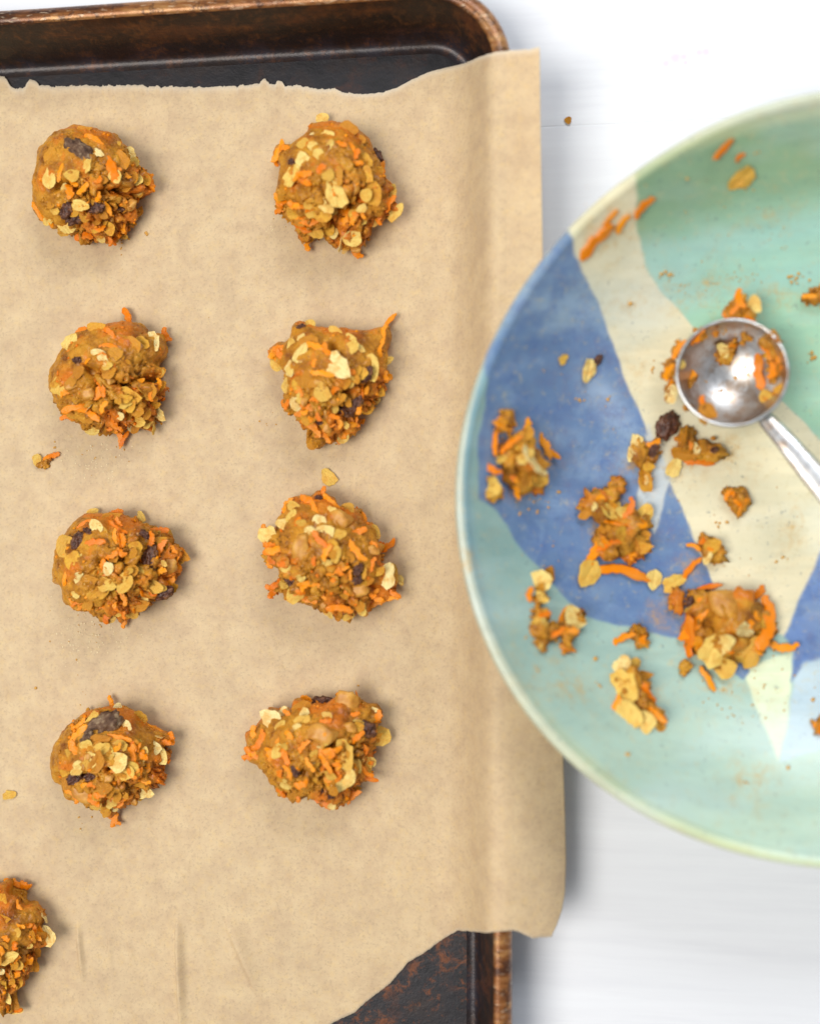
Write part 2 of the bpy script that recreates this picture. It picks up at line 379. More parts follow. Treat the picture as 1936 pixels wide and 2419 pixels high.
top_pts = [(-150, 170), (-30, 172), (0, 178), (12, 182), (24, 200), (28, 206), (45, 211), (58, 209), (66, 196), (72, 189), (82, 190), (93, 198), (94, 203), (104, 202), (125, 206), (150, 205), (200, 203), (270, 204), (330, 201), (345, 205), (400, 206), (500, 207), (560, 204), (614, 199), (617, 190), (626, 186), (634, 194), (636, 199), (650, 201), (657, 192), (668, 195), (674, 206),
           (690, 204), (700, 201), (730, 208), (762, 213), (790, 209), (808, 219), (850, 224), (900, 220), (930, 212), (950, 202), (975, 188), (1010, 173), (1050, 162), (1100, 150), (1130, 136), (1165, 126), (1200, 121), (1250, 118), (1272, 112)]
bot_pts = [(-150, 2560), (560, 2520), (700, 2480), (785, 2416), (835, 2393), (870, 2362), (920, 2324), (965, 2272), (1000, 2252), (1040, 2222), (1078, 2199), (1100, 2199), (1140, 2204), (1160, 2201), (1195, 2198), (1215, 2206), (1235, 2216), (1270, 2213), (1302, 2210)]
right_pts = [(0, 1274), (112, 1274), (300, 1276), (600, 1281), (900, 1290), (1300, 1305), (1700, 1326), (1900, 1333), (2030, 1336), (2110, 1333), (2150, 1326), (2185, 1314), (2210, 1302), (2600, 1290)]
NU, NV = 640, 260
u = np.linspace(0, 1, NU); v = np.linspace(0, 1, NV)
v = v + 0.35*(np.sin(2*np.pi*v)/(2*np.pi))*-1*0      # even rows
xs = -140+u*(1274+140)
yt = interp(xs, top_pts); yb = interp(xs, bot_pts)
jag = np.array([noise.noise(Vector((x*0.09, 0, 0)))*4.5+noise.noise(Vector((x*0.3, 5, 0)))*3.5 for x in xs])
jagb = np.array([noise.noise(Vector((x*0.09, 9, 0)))*2+noise.noise(Vector((x*0.3, 15, 0)))*1.5 for x in xs])
yt = yt+jag*np.clip((1010-xs)/200, 0.25, 1); yb = yb+jagb
Xp = np.repeat(xs[:, None], NV, 1); Yp = yt[:, None]+(yb-yt)[:, None]*v[None, :]
Xp = Xp+(interp(Yp, right_pts)-1274)*np.clip((Xp-1080)/194, 0, 1)
G = on_surf(Xp, Yp, paper_z)
# torn edge curls up a little
lift = np.exp(-((np.arange(NV)*8.8)/14.0)**2)
G[:, :, 2] += (0.05+0.05*np.array([noise.noise(Vector((x*0.02, 3, 1))) for x in xs]))[:, None]*lift[None, :]
paper = link('parchment_paper', mesh_from('parchment_paper', G.reshape(-1, 3), grid_faces(NU, NV), M_PAPER))
te = np.zeros((NU, NV)); te[:, 0] = 1; te[:, 1] = 0.35; te[:, -1] = 0.6
at = paper.data.attributes.new('torn', 'FLOAT', 'POINT'); at.data.foreach_set('value', te.ravel())
sol = paper.modifiers.new('thickness', 'SOLIDIFY'); sol.thickness = 0.00012; sol.offset = -1
tag(paper, 'tan baking parchment with torn edge lining the dark pan and overhanging its right rim', 'parchment')

# ------------------------------------------------------------------ piece meshes shared by every cookie (unit length 1 cm along x)
def flake_mesh(seed, mat, broken=False):
    r = random.Random(seed); n, m = 16, 3
    asp = r.uniform(0.55, 0.8); bend = r.uniform(-0.15, 0.22); top, bot = [], []
    off = r.uniform(0, 100)
    def P(a, t):
        rad = 0.5*(1+0.10*math.sin(3*a+off)+0.22*noise.noise(Vector((math.cos(a)*2, math.sin(a)*2, off)))+0.14*noise.noise(Vector((math.cos(a)*5, math.sin(a)*5, off))))
        if broken: rad = min(rad, 0.30/max(1e-3, abs(math.cos(a-1.1))) if math.cos(a-1.1) > 0 else 9)
        x, y = math.cos(a)*rad*t, math.sin(a)*rad*t*asp
        z = bend*(x*x+0.7*y*y)*1.2 + 0.09*noise.noise(Vector((x*5, y*5, off)))*t
        gr = -0.05*math.exp(-(y/0.04)**2)*(1-t*t*0.4)
        return x, y, z, gr
    V = [(0, 0, 0.032-0.02)]; 
    for j in range(1, m+1):
        for i in range(n):
            x, y, z, gr = P(i/n*2*math.pi, j/m); th = 0.026*(1-(j/m)**4*0.25); V.append((x, y, z+th+gr))
    for j in range(m, 0, -1):
        for i in range(n):
            x, y, z, gr = P(i/n*2*math.pi, j/m*0.98); th = 0.022*(1-(j/m)**4*0.25); V.append((x, y, z-th))
    V.append((0, 0, -0.028)); F = []
    for i in range(n): F.append([0, 1+i, 1+(i+1) % n])
    for j in range(2*m-1):
        for i in range(n):
            a, b = 1+j*n+i, 1+j*n+(i+1) % n; F.append([a, a+n, b+n, b])
    L = 1+(2*m-1)*n
    for i in range(n): F.append([L+i, len(V)-1, L+(i+1) % n])
    me = mesh_from('oat_flake', V, F, mat); me.set_sharp_from_angle(angle=0.7); return me
def shred_mesh(seed):
    """one grated strip: flat, ragged along both edges, blunt torn ends"""
    r = random.Random(seed); n, m = 15, 8; V = []
    k = r.uniform(-0.9, 0.9); w0 = r.uniform(0.13, 0.20); kz = r.uniform(-0.3, 0.4); off = r.uniform(0, 99); tw = r.uniform(-0.8, 0.8)
    for i in range(n):
        t = i/(n-1); s = t-0.5
        c = Vector((s, k*s*s+0.05*noise.noise(Vector((t*4, off, 0))), kz*s*s))
        tap = min(1.0, 0.45+t*5, 0.35+(1-t)*4)
        wl = w0*tap*(1+0.55*noise.noise(Vector((t*9, off, 2)))+0.4*noise.noise(Vector((t*22, off, 5))))
        wr = w0*tap*(1+0.55*noise.noise(Vector((t*9, off, 12)))+0.4*noise.noise(Vector((t*22, off, 15))))
        for j in range(m):
            a = j/m*2*math.pi; ca = math.cos(a); sa = math.sin(a)
            y = (wl if ca > 0 else wr)*math.copysign(abs(ca)**0.7, ca); z = 0.075*math.copysign(abs(sa)**0.6, sa)*tap*(1+0.5*noise.noise(Vector((t*12, a, off))))
            q = tw*s; V.append(tuple(c+Vector((0.03*noise.noise(Vector((a, t*9, off))), y*math.cos(q)-z*math.sin(q), y*math.sin(q)+z*math.cos(q)))))
    F = [[i*m+j, (i+1)*m+j, (i+1)*m+(j+1) % m, i*m+(j+1) % m] for i in range(n-1) for j in range(m)]
    F += [list(range(m)), list(range((n-1)*m+m-1, (n-1)*m-1, -1))]
    me = mesh_from('carrot_shred', V, F, M_CAR); me.set_sharp_from_angle(angle=0.75); return me
def chunk_mesh(seed, mat=None):
    """broken nut or fruit piece: rounded facets"""
    import bmesh
    r = random.Random(seed); pl = []
    for k in range(11):
        n = Vector((r.gauss(0, 1), r.gauss(0, 1), r.gauss(0, 1))).normalized(); pl.append((n, r.uniform(0.30, 0.46)))
    pl.append((Vector((0, 0, 1)), 0.30))
    bm = bmesh.new(); bmesh.ops.create_icosphere(bm, subdivisions=3, radius=1.0); o = Vector((seed*7.3, 2.1, 1.7))
    for v in bm.verts:
        d = v.co.normalized(); R = 0.52
        for n, h in pl:
            q = d.dot(n)
            if q > 0.05: R = min(R, h/q)
        R *= 1+0.12*noise.noise(d*4+o)+0.06*noise.noise(d*9+o); v.co = Vector((d.x, d.y*0.75, d.z*0.6))*R
    me = bpy.data.meshes.new('walnut_piece'); bm.to_mesh(me); bm.free(); me.transform(Matrix.Scale(CM, 4))
    me.polygons.foreach_set('use_smooth', [True]*len(me.polygons)); me.materials.append(mat or M_WAL); return me
def lump_mesh(name, seed, mat, dims, sub, amp, f1, flat=0.0):
    import bmesh
    bm = bmesh.new(); bmesh.ops.create_icosphere(bm, subdivisions=sub, radius=0.5); o = Vector((seed*7.3, seed*3.1, 1.7))
    for v in bm.verts:
        c = v.co.copy(); k = 1+amp*noise.noise(c*f1*2+o)+amp*0.6*abs(noise.noise(c*f1*5+o))
        if flat: k *= 1-flat*noise.cell(c*2.2+o)*0.5
        v.co = Vector((c.x*dims[0], c.y*dims[1], c.z*dims[2]))*k
    me = bpy.data.meshes.new(name); bm.to_mesh(me); bm.free(); me.transform(Matrix.Scale(CM, 4))
    me.polygons.foreach_set('use_smooth', [True]*len(me.polygons)); me.materials.append(mat); return me
OATS = [flake_mesh(s, M_OAT, s % 3 == 2) for s in range(8)]; COATS = [flake_mesh(s+20, M_COAT, s % 2 == 1) for s in range(5)]
CARS = [shred_mesh(s) for s in range(10)]
RAIS = [lump_mesh('raisin', s, M_RAI, (1, 0.66, 0.5), 4, 0.42, 2.4) for s in range(4)]
WALS = [chunk_mesh(s+3) for s in range(5)]
DUST = []
for me in RAIS:
    me = me.copy(); me.materials.clear(); me.materials.append(mat_dusty() if not DUST else DUST[0].materials[0]); DUST.append(me)
KIND = {'R': ('raisin', DUST, 200), 'o': ('oat_flake', OATS, 170), 'q': ('oat_flake', COATS, 150), 'c': ('carrot_shred', CARS, 210), 'r': ('raisin', RAIS, 150), 'w': ('walnut_piece', WALS, 200)}
def put(kind, loc, nrm, ang, L, parent, rnd, name=None, tilt=0.35, origin=(0, 0, 0)):
    """lay one piece of length L cm on a surface point, long side at image angle ang"""
    nm, pool, _ = KIND[kind]
    if kind == 'o' and parent and rnd.random() < 0.15: pool = COATS
    me = rnd.choice(pool)
    n = Vector(nrm).normalized()
    n = (n+Vector((rnd.uniform(-1, 1), rnd.uniform(-1, 1), rnd.uniform(-0.3, 0.6)))*tilt).normalized()
    a = math.radians(ang); d = Vector((math.cos(a), math.sin(a), 0)); d = (d-n*d.dot(n)).normalized(); b = n.cross(d)
    o = bpy.data.objects.new(name or nm, me); COL.objects.link(o)
    wid = {'o': rnd.uniform(0.95, 1.3), 'q': rnd.uniform(0.9, 1.3), 'c': min(1.6, max(0.7, 0.70/L))*rnd.uniform(0.85, 1.15), 'r': rnd.uniform(0.85, 1.1), 'R': 0.9, 'w': rnd.uniform(0.8, 1.1)}[kind]
    tz = {'o': 1.0, 'q': 1.0, 'c': wid*0.75, 'r': 1, 'R': 0.7, 'w': 1}[kind]
    R = Matrix((d, b, n)).transposed().to_4x4(); off = {'o': 0.02, 'q': 0.0, 'c': 0.02, 'r': -0.02, 'R': -0.05, 'w': -0.14}[kind]*L
    o.matrix_basis = Matrix.Translation((Vector(loc)+n*off-Vector(origin))*CM) @ R @ Matrix.Diagonal((L, L*wid, L*tz, 1))
    if parent: o.parent = parent
    return o

# ------------------------------------------------------------------ cookie dough mounds
def parse(s):
    out = []
    for tok in s.split():
        k = tok[0]; v = [float(x) for x in tok[1:].split(',')]
        v += [None]*(4-len(v)); out.append((k, *v))
    return out
def cookie(org, sc, outline, feats, crev, label, h=2.35, seed=1, crag=(0.6, -0.8), fill=44, smooth=0.5):
    rnd = random.Random(seed)
    T = lambda x, y: (org[0]+x/sc, org[1]+y/sc)
    OP = np.array([T(*p) for p in outline]); zb = 0.40; zeq = 0.75
    P0 = unp(OP[:, 0], OP[:, 1], zeq)[:, :2]
    # centroid by area
    x, y = P0[:, 0], P0[:, 1]; x1, y1 = np.roll(x, -1), np.roll(y, -1); cr = x*y1-x1*y; A = cr.sum()/2
    C = np.array([((x+x1)*cr).sum(), ((y+y1)*cr).sum()])/(6*A)
    # outline radius by angle (outermost crossing)
    NA, NR = 176, 64
    ang = np.linspace(0, 2*np.pi, NA, endpoint=False); rad = np.zeros(NA)
    for i, a in enumerate(ang):
        d = np.array([math.cos(a), math.sin(a)]); best = 0.5
        for k in range(len(P0)):
            p = P0[k]-C; e = P0[(k+1) % len(P0)]-P0[k]; den = d[0]*e[1]-d[1]*e[0]
            if abs(den) < 1e-9: continue
            t = (p[0]*e[1]-p[1]*e[0])/den; uu = (p[0]*d[1]-p[1]*d[0])/den
            if 0 <= uu <= 1 and t > best: best = t
        rad[i] = best
    rad = (rad*0.5+np.roll(rad, 1)*0.25+np.roll(rad, -1)*0.25)
    ext = np.fft.ifft(np.where(np.abs(np.fft.fftfreq(NA)*NA) < 5, np.fft.fft(rad), 0)).real
    core = np.minimum(ext, rad.mean()*1.02)*0.97
    loc = np.array([C[0], C[1], zb]); off = Vector((seed*5.1, seed*2.7, seed*1.3))
    cg = Vector((crag[0], crag[1])).normalized()
    crl = [[(unp(*T(*p), 1.6)[:2]-C) for p in c] for c in crev]
    V = np.zeros((NA, NR, 3))
    for i, a in enumerate(ang):
        ca, sa = math.cos(a), math.sin(a)
        for j in range(NR):
            ph = (j/(NR-1))*1.98; s, c = math.sin(ph), math.cos(ph)
            w = max(0.0, min(1.0, (s-0.80)/0.2)); w = w*w*(3-2*w)
            R = core[i]*(1-w)+rad[i]*w
            q = s if ph < 1.57 else 1-0.14*(ph-1.57)/0.41*1.0
            z = (h-0.34)*max(c, 0)**0.85+0.34*(1 if c > 0 else max(0, 1+c*2.6))
            if rad[i] > core[i]: z *= 1-0.25*w*min(1, (rad[i]-core[i]))
            V[i, j] = (ca*R*q, sa*R*q, z)
    # displacement along approximate normal
    for i in range(NA):
        for j in range(NR):
            p = Vector(V[i, j]); n = Vector((p.x, p.y, max(p.z-0.5, 0.05)*1.15)).normalized(); q = p+off
            side = (p.x*cg.x+p.y*cg.y)/2.2
            ru = min(1.0, max(0.12, 0.5+side*1.1-smooth*0.4+(1-min(1, p.z/1.2))*0.5+0.5*noise.noise(q*0.9)))
            qq = q+0.22*noise.noise_vector(q*3.1); d1 = noise.voronoi(Vector((qq.x*2.0, qq.y*1.6, qq.z*1.8)))[0]; d2 = noise.voronoi(qq*5.2)[0]
            lump = (0.42-d1[0])*0.40+(0.4-d2[0])*0.16; gap = -0.36*math.exp(-((d1[1]-d1[0])/0.07)**2)
            dd = 0.10*noise.fractal(q*0.8, 0.8, 2, 3)+ru*(lump+gap)+0.035*noise.noise(q*7)+(0.05*noise.noise(q*13))*ru
            for pl in crl:
                for k in range(len(pl)-1):
                    a0, b0 = pl[k], pl[k+1]; ex, ey = b0[0]-a0[0], b0[1]-a0[1]
                    t = max(0, min(1, ((p.x-a0[0])*ex+(p.y-a0[1])*ey)/(ex*ex+ey*ey)))
                    ds = math.hypot(p.x-a0[0]-t*ex, p.y-a0[1]-t*ey); dd -= 0.62*math.exp(-(ds/0.13)**2)/max(1, len(pl)-1)**0.3
            edge = 1 if V[i, j][2] > 0.05 else 0.3
            p2 = p+n*dd*edge; p2.z = max(p2.z, -0.03)
            V[i, j] = p2
    V[:, 0] = V[:, 0].mean(0)
    root = tag(empty('cookie_dough_mound', loc), label, 'cookie dough', 'mounds of raw carrot oat cookie dough on the parchment')
    Wd = V+loc
    F = grid_faces(NA, NR, True).tolist()
    bvh = BVHTree.FromPolygons([Vector(p) for p in Wd.reshape(-1, 3)], F)
    body = link('dough', mesh_from('dough', V.reshape(-1, 3), F, M_DOUGH), root)
    def hit(px, py):
        d = Vector(unp(px, py, 0.4)-CAMP).normalized(); r = bvh.ray_cast(Vector(CAMP), d)
        if r[0] is not None and r[0].z > 0.45: return r[0], r[1]
        p = unp(px, py, 0.62); return Vector(p), Vector((0, 0, 1))
    for k, fx, fy, fa, fl in parse(feats):
        px, py = T(fx, fy); p, n = hit(px, py); L = (fl or KIND[k][2]*rnd.uniform(0.7, 1.1))/sc/62
        if k == 'o': L *= 1.12
        put(k, p, n if n.z > 0 else (0, 0, 1), fa if fa is not None else rnd.uniform(0, 180), L, root, rnd, tilt=0.16 if k != 'c' else 0.12, origin=loc)
    # the rest of the mix, scattered
    bb = OP.min(0), OP.max(0); n_ok = 0; lumps = []
    while n_ok < fill:
        a = rnd.uniform(0, 2*math.pi); i = int(a/(2*math.pi)*NA) % NA; r = rad[i]*math.sqrt(rnd.random())*0.98
        w = np.array([C[0]+math.cos(a)*r, C[1]+math.sin(a)*r, 0.8]); px, py = proj(w)
        p, n = hit(px, py)
        side = (math.cos(a)*cg.x+math.sin(a)*cg.y)*r/2.2
        if rnd.random() > 0.45+side*0.8+(1-smooth)*0.25: continue
        k = rnd.choices('oqcrw', (4, 8, 9, 0.25, 1.2))[0]
        L = {'o': (0.25, 0.6), 'q': (0.3, 0.6), 'c': (0.3, 0.7), 'r': (0.3, 0.5), 'w': (0.35, 0.6)}[k]
        put(k, Vector(p)-Vector(n)*0.035, n if n.z > 0 else (0, 0, 1), rnd.uniform(0, 180), rnd.uniform(*L), root, rnd, tilt=0.22, origin=loc); n_ok += 1
    # loose dough grains round the craggy sides
    cbits = []
    for k in range(300):
        a = rnd.uniform(0, 2*math.pi); i = int(a/(2*math.pi)*NA) % NA; r = rad[i]*(1-0.75*rnd.random()**1.3)*1.0
        side = (math.cos(a)*cg.x+math.sin(a)*cg.y)*r/2.2
        if r < rad[i]*0.85 and rnd.random() > 0.45+side*0.6-smooth*0.2: continue
        w = np.array([C[0]+math.cos(a)*r, C[1]+math.sin(a)*r, 0.8]); px, py = proj(w); p, n = hit(px, py)
        (cbits if rnd.random() < 0.2 else lumps).append((p[0]-loc[0], p[1]-loc[1], p[2]-loc[2], rnd.uniform(0.025, 0.10), 0.7))
    cr = link('dough_grains', blobmesh(lumps, M_DOUGH, 'dough_grains', seed, 1, 0.7), root); cr['kind'] = 'stuff'
    cr = link('carrot_bits', blobmesh(cbits, M_CAR, 'carrot_bits', seed+40, 1, 0.8), root); cr['kind'] = 'stuff'
    return root

COOKIES = [
 dict(org=(50, 250), seed=1, crag=(0.5, -0.8), label='topmost mound of the left column, large dusty raisin on its smooth top', smooth=0.9,
  outline=[(200,600),(215,480),(330,370),(440,280),(600,215),(700,250),(860,280),(990,300),(1040,400),(1180,500),(1200,600),(1290,660),(1350,780),(1350,880),(1290,980),(1210,1000),(1220,1120),(1200,1190),(1100,1280),(1060,1350),(900,1430),(800,1370),(650,1400),(560,1330),(430,1290),(230,1190),(150,1110),(145,990),(210,960),(200,800)],
  feats='R580,450,-35,320 r470,1060,60,190 r560,1140,20,210 r760,1040,0,170 r1000,1030,-40,130 c760,350,-35,260 c920,620,-60,380 c640,850,40,170 c880,1030,-50,220 c1300,800,90,190 c180,1080,-60,240 c640,1320,0,220 c780,1270,10,200 c400,680,70,200 o290,740,90,230 o530,700,20,150 o670,610,70,150 o840,900,-30,210 o480,1190,-40,240 o610,1020,-20,170 o1100,480,-30,160 o1150,580,20,120 o1190,750,80,120 w1100,1000,30,200 o340,1050,-60,140 o1030,1320,-20,130 o970,1365,10,70 o450,1280,0,150 q650,240,10,150 o780,480,-20,120 q830,1180,0,130 q1020,560,-60,220 q300,520,60,180',
  crev=[[(420,900),(600,880),(720,980)],[(900,950),(1100,900),(1250,900)]]),
 dict(org=(600, 230), seed=2, crag=(0.1, -1), label='topmost mound of the right column, one big pale oat flake on its front', smooth=0.6,
  outline=[(580,270),(760,280),(900,285),(1050,330),(1190,440),(1250,580),(1310,680),(1320,830),(1420,880),(1480,990),(1410,1010),(1500,1130),(1490,1220),(1400,1260),(1290,1290),(1210,1320),(1170,1420),(1140,1510),(1060,1600),(960,1590),(890,1590),(780,1500),(700,1440),(600,1480),(500,1500),(430,1420),(430,1340),(330,1240),(240,1170),(210,1070),(250,950),(270,860),(320,790),(310,700),(200,670),(210,560),(270,480),(380,520),(450,470),(560,380)],
  feats='o700,225,-35,130 o510,480,10,130 o750,375,10,120 o590,380,60,60 o770,480,80,90 o600,500,-70,120 o660,580,-60,130 o500,650,-75,160 o830,980,-65,300 o820,790,-65,190 o600,1170,-10,150 o570,1090,15,120 o290,1010,0,90 o440,760,80,150 o370,800,80,200 o710,1170,85,200 o740,1110,-50,160 o1130,640,-40,150 o1150,790,-50,170 o1100,430,-50,90 o1440,1170,60,190 o1005,1440,-5,180 o900,1480,-30,170 o630,1370,-45,170 o920,1570,30,70 o1230,1270,20,120 o1410,960,70,120 c520,860,-10,170 c700,710,30,160 c540,1500,90,150 c260,560,60,260 c330,520,-30,150 c440,1110,0,200 c580,1280,10,220 c870,470,-10,170 c1000,520,-70,140 c1300,740,90,180 c1030,600,50,160 c480,1330,-40,220 c1040,1590,-50,160 r395,660,0,90 r1255,610,-70,170 w1010,880,60,260 q1200,980,70,220 q950,330,-10,200 c1380,1080,60,200',
  crev=[[(850,1240),(980,1280),(1120,1100)],[(780,1290),(820,1400)]]),
 dict(org=(80, 700), seed=3, crag=(0.3, -1), label='mound split by a deep crack with a carrot spike on top, second in left column', smooth=0.8,
  outline=[(320,580),(420,420),(520,350),(640,295),(780,285),(840,290),(960,250),(1030,260),(1110,260),(1170,330),(1190,390),(1320,370),(1390,520),(1380,610),(1300,650),(1290,720),(1360,740),(1340,810),(1230,850),(1270,880),(1390,920),(1390,990),(1270,1100),(1280,1160),(1310,1210),(1300,1310),(1190,1370),(1080,1350),(980,1370),(900,1420),(820,1390),(700,1415),(520,1350),(440,1300),(300,1240),(290,1120),(250,1000),(190,920),(220,770),(270,700)],
  feats='r440,650,0,90 c960,210,-70,240 c790,380,-50,200 c760,500,0,220 c680,960,70,240 c420,1130,10,300 c350,1230,0,180 c560,1180,-30,320 c880,1420,-80,280 c920,1450,60,200 c810,1290,-60,220 c1030,870,-10,200 c480,350,30,170 c1340,400,-60,170 o370,480,60,190 o1240,460,-70,190 o670,580,0,150 o720,650,-50,120 o750,710,0,110 o1010,500,-50,170 q760,760,10,190 o570,1140,50,110 o250,920,85,190 o980,1020,-8,230 o930,1100,15,130 q1200,980,80,190 q1280,920,30,150 o1290,790,30,120 o1260,1190,-45,180 o1050,1250,-20,190 o1230,1310,30,170 o1020,1330,10,120 q1050,1170,-20,160 o600,1350,-10,160 o900,620,80,60 o430,1060,30,70 w580,760,0,220 w380,900,0,180 w740,850,0,200 w540,990,0,190 w1050,920,10,150 q640,330,20,220 q500,460,40,160 q1100,480,-20,160 q900,420,0,150',
  crev=[[(640,770),(820,810),(900,900),(1050,960),(1200,850),(1360,810)],[(640,780),(740,960),(720,1080)]]),
 dict(org=(590, 720), seed=4, crag=(-0.1, -1), label='mound with a carrot point jutting from its upper right, second in right column', smooth=0.6,
  outline=[(450,200),(520,170),(660,190),(700,240),(850,245),(1050,270),(1160,270),(1320,250),(1420,200),(1450,370),(1390,470),(1420,560),(1400,620),(1430,740),(1400,800),(1360,890),(1310,970),(1250,1070),(1140,1170),(1130,1270),(1000,1340),(940,1400),(850,1430),(760,1460),(650,1470),(590,1430),(590,1290),(520,1230),(570,1190),(400,1110),(330,1020),(370,980),(355,780),(370,680),(270,640),(220,530),(190,470),(300,380),(400,380),(440,320),(440,250)],
  feats='o520,500,55,190 o520,330,50,90 o870,620,-35,290 o735,890,-60,200 o1020,440,20,190 o1110,440,-30,120 o880,275,-20,140 o1030,340,-40,120 o410,640,80,150 o385,830,-80,160 o530,920,60,150 o1240,660,-75,260 o420,400,70,120 o480,1010,-60,140 o1400,570,20,110 o510,820,-40,100 o1000,780,0,130 o280,600,-70,160 o720,1010,20,100 o620,200,-50,120 o470,270,0,80 q900,960,20,160 o1260,970,60,130 q1200,1060,40,150 o950,1350,50,120 c1410,180,60,250 c1360,290,80,200 c740,700,-10,260 c680,430,-20,220 c620,1050,-10,220 c640,1240,-40,280 c750,1320,-45,240 c320,440,0,180 c320,520,-30,160 c1390,760,20,150 c1330,430,80,220 c900,1350,-60,160 c1150,880,-40,160 c1000,1220,0,200 c350,1020,-30,100 c800,1240,30,160 r1080,1010,50,180 r960,1080,-15,180 r1190,710,70,160 r520,225,20,90 r710,1200,0,70 q600,400,30,200 q620,760,60,200',
  crev=[[(890,420),(950,540)],[(1020,990),(1060,920)],[(900,1110),(1140,1140)]]),
 dict(org=(80, 1150), seed=5, crag=(0.6, -0.6), label='wide mound with a dark raisin slit at its right, third in left column', smooth=0.3,
  outline=[(240,700),(280,590),(360,460),(450,360),(560,270),(640,250),(760,275),(890,240),(900,290),(1000,320),(1060,300),(1130,370),(1250,380),(1260,430),(1340,420),(1440,530),(1490,610),(1590,690),(1570,730),(1490,760),(1500,860),(1440,960),(1440,1040),(1380,1120),(1240,1170),(1160,1220),(1060,1310),(980,1340),(890,1370),(760,1370),(690,1340),(650,1270),(480,1240),(340,1200),(340,1100),(330,1000),(220,980),(230,820)],
  feats='r455,550,75,190 r1140,490,-40,130 r1190,700,80,230 r1320,1080,15,210 r550,450,-20,100 c520,370,30,240 c840,260,20,170 c850,430,-30,260 c620,560,10,260 c880,560,-10,220 c880,680,-30,140 c330,900,70,240 c720,900,-40,200 c380,1150,-60,180 c830,1140,80,200 c930,1370,60,160 c1290,620,60,220 c1400,970,40,150 c1290,450,0,200 c800,700,20,150 c1100,1050,20,180 c560,1230,0,160 o640,410,-60,160 o715,440,-30,110 o1095,310,-60,130 o330,600,60,220 o720,790,-20,140 o1030,850,20,150 o740,1000,-10,170 o930,980,60,200 o470,890,10,80 o570,1070,-65,150 o1210,1000,-10,220 o1280,1030,-10,130 o1100,1140,25,150 q1080,1200,10,220 o430,1100,-30,90 o600,260,20,110 q800,300,15,200 o1130,720,70,110 o480,700,30,90 q1040,620,0,150 o470,950,-20,120 o860,1290,15,110 o1010,1290,20,120 q700,1060,30,150 o780,1340,60,110 q590,940,0,150 w1380,800,60,220 q1520,690,-30,200 q400,760,60,200',
  crev=[[(780,760),(900,740),(1020,700)],[(1160,540),(1210,680),(1150,850)],[(900,1080),(960,1200)]]),
 dict(org=(580, 1100), seed=6, crag=(-0.3, -0.8), label='ragged dough mound with tan walnut chunk on its left face, third in the right column', smooth=0.3,
  outline=[(380,490),(430,340),(570,295),(680,320),(740,260),(800,250),(920,330),(960,420),(1070,410),(1180,440),(1220,560),(1340,640),(1370,790),(1430,800),(1410,900),(1400,1030),(1520,1020),(1540,1130),(1580,1200),(1540,1250),(1560,1350),(1480,1400),(1390,1390),(1380,1420),(1230,1510),(1090,1520),(1060,1570),(930,1560),(820,1500),(700,1450),(540,1390),(430,1390),(410,1280),(270,1300),(240,1230),(370,1160),(380,1040),(260,1010),(200,950),(150,870),(190,810),(140,730),(150,640),(220,620),(290,660),(340,640),(330,560)],
  feats='o500,420,-30,140 o400,600,-5,170 o470,520,60,130 o240,730,-60,240 o1040,440,-10,140 o880,460,-10,130 o750,580,65,150 o820,670,20,180 o660,670,-40,130 o930,710,20,180 o430,1040,-20,150 o500,1320,20,190 o570,1140,0,90 o1185,1450,-60,140 o1030,1520,10,140 o1500,1100,-80,200 o1430,1130,75,240 o1570,1160,-60,120 o1160,1070,-60,150 o810,1020,70,140 o400,1210,-20,100 o1010,1150,30,90 o1330,680,-60,150 q1040,1340,0,150 o910,900,80,150 q1250,1180,20,120 o840,1500,-50,120 c650,370,-20,240 c780,290,80,180 c880,380,-45,260 c700,440,-70,170 c420,400,60,190 c210,680,-40,170 c330,870,10,280 c260,900,-30,180 c770,780,-40,280 c820,880,60,180 c1120,880,-50,280 c940,1070,20,260 c1450,830,35,220 c1480,1290,-20,240 c1480,1350,10,200 c650,1200,-5,260 c740,1220,-15,240 c620,1360,-20,240 c290,1230,30,180 c960,1450,-5,280 c1310,1410,20,200 c1290,1000,70,160 c1190,500,-40,160 c1150,680,20,200 r490,1180,-50,180 r745,330,0,80 w570,880,80,360 w950,560,0,330 w1270,870,0,230 w1150,1270,0,260',
  crev=[[(880,980),(940,970)],[(1120,1060),(1200,1120)],[(1300,1250),(1380,1330)]]),
 dict(org=(80, 1600), seed=7, crag=(0.4, -0.8), label='mound with one very big dark raisin above pale oats, fourth in left column', smooth=1.0,
  outline=[(210,900),(215,780),(260,640),(340,520),(430,420),(570,320),(700,290),(770,280),(830,270),(900,290),(1010,320),(1090,360),(1150,450),(1220,490),(1320,530),(1410,550),(1430,650),(1360,690),(1420,800),(1370,860),(1340,940),(1360,1010),(1300,1090),(1220,1140),(1190,1190),(1060,1260),(940,1310),(890,1350),(820,1420),(760,1380),(620,1340),(600,1240),(440,1230),(340,1180),(340,1080),(250,1050),(210,980)],
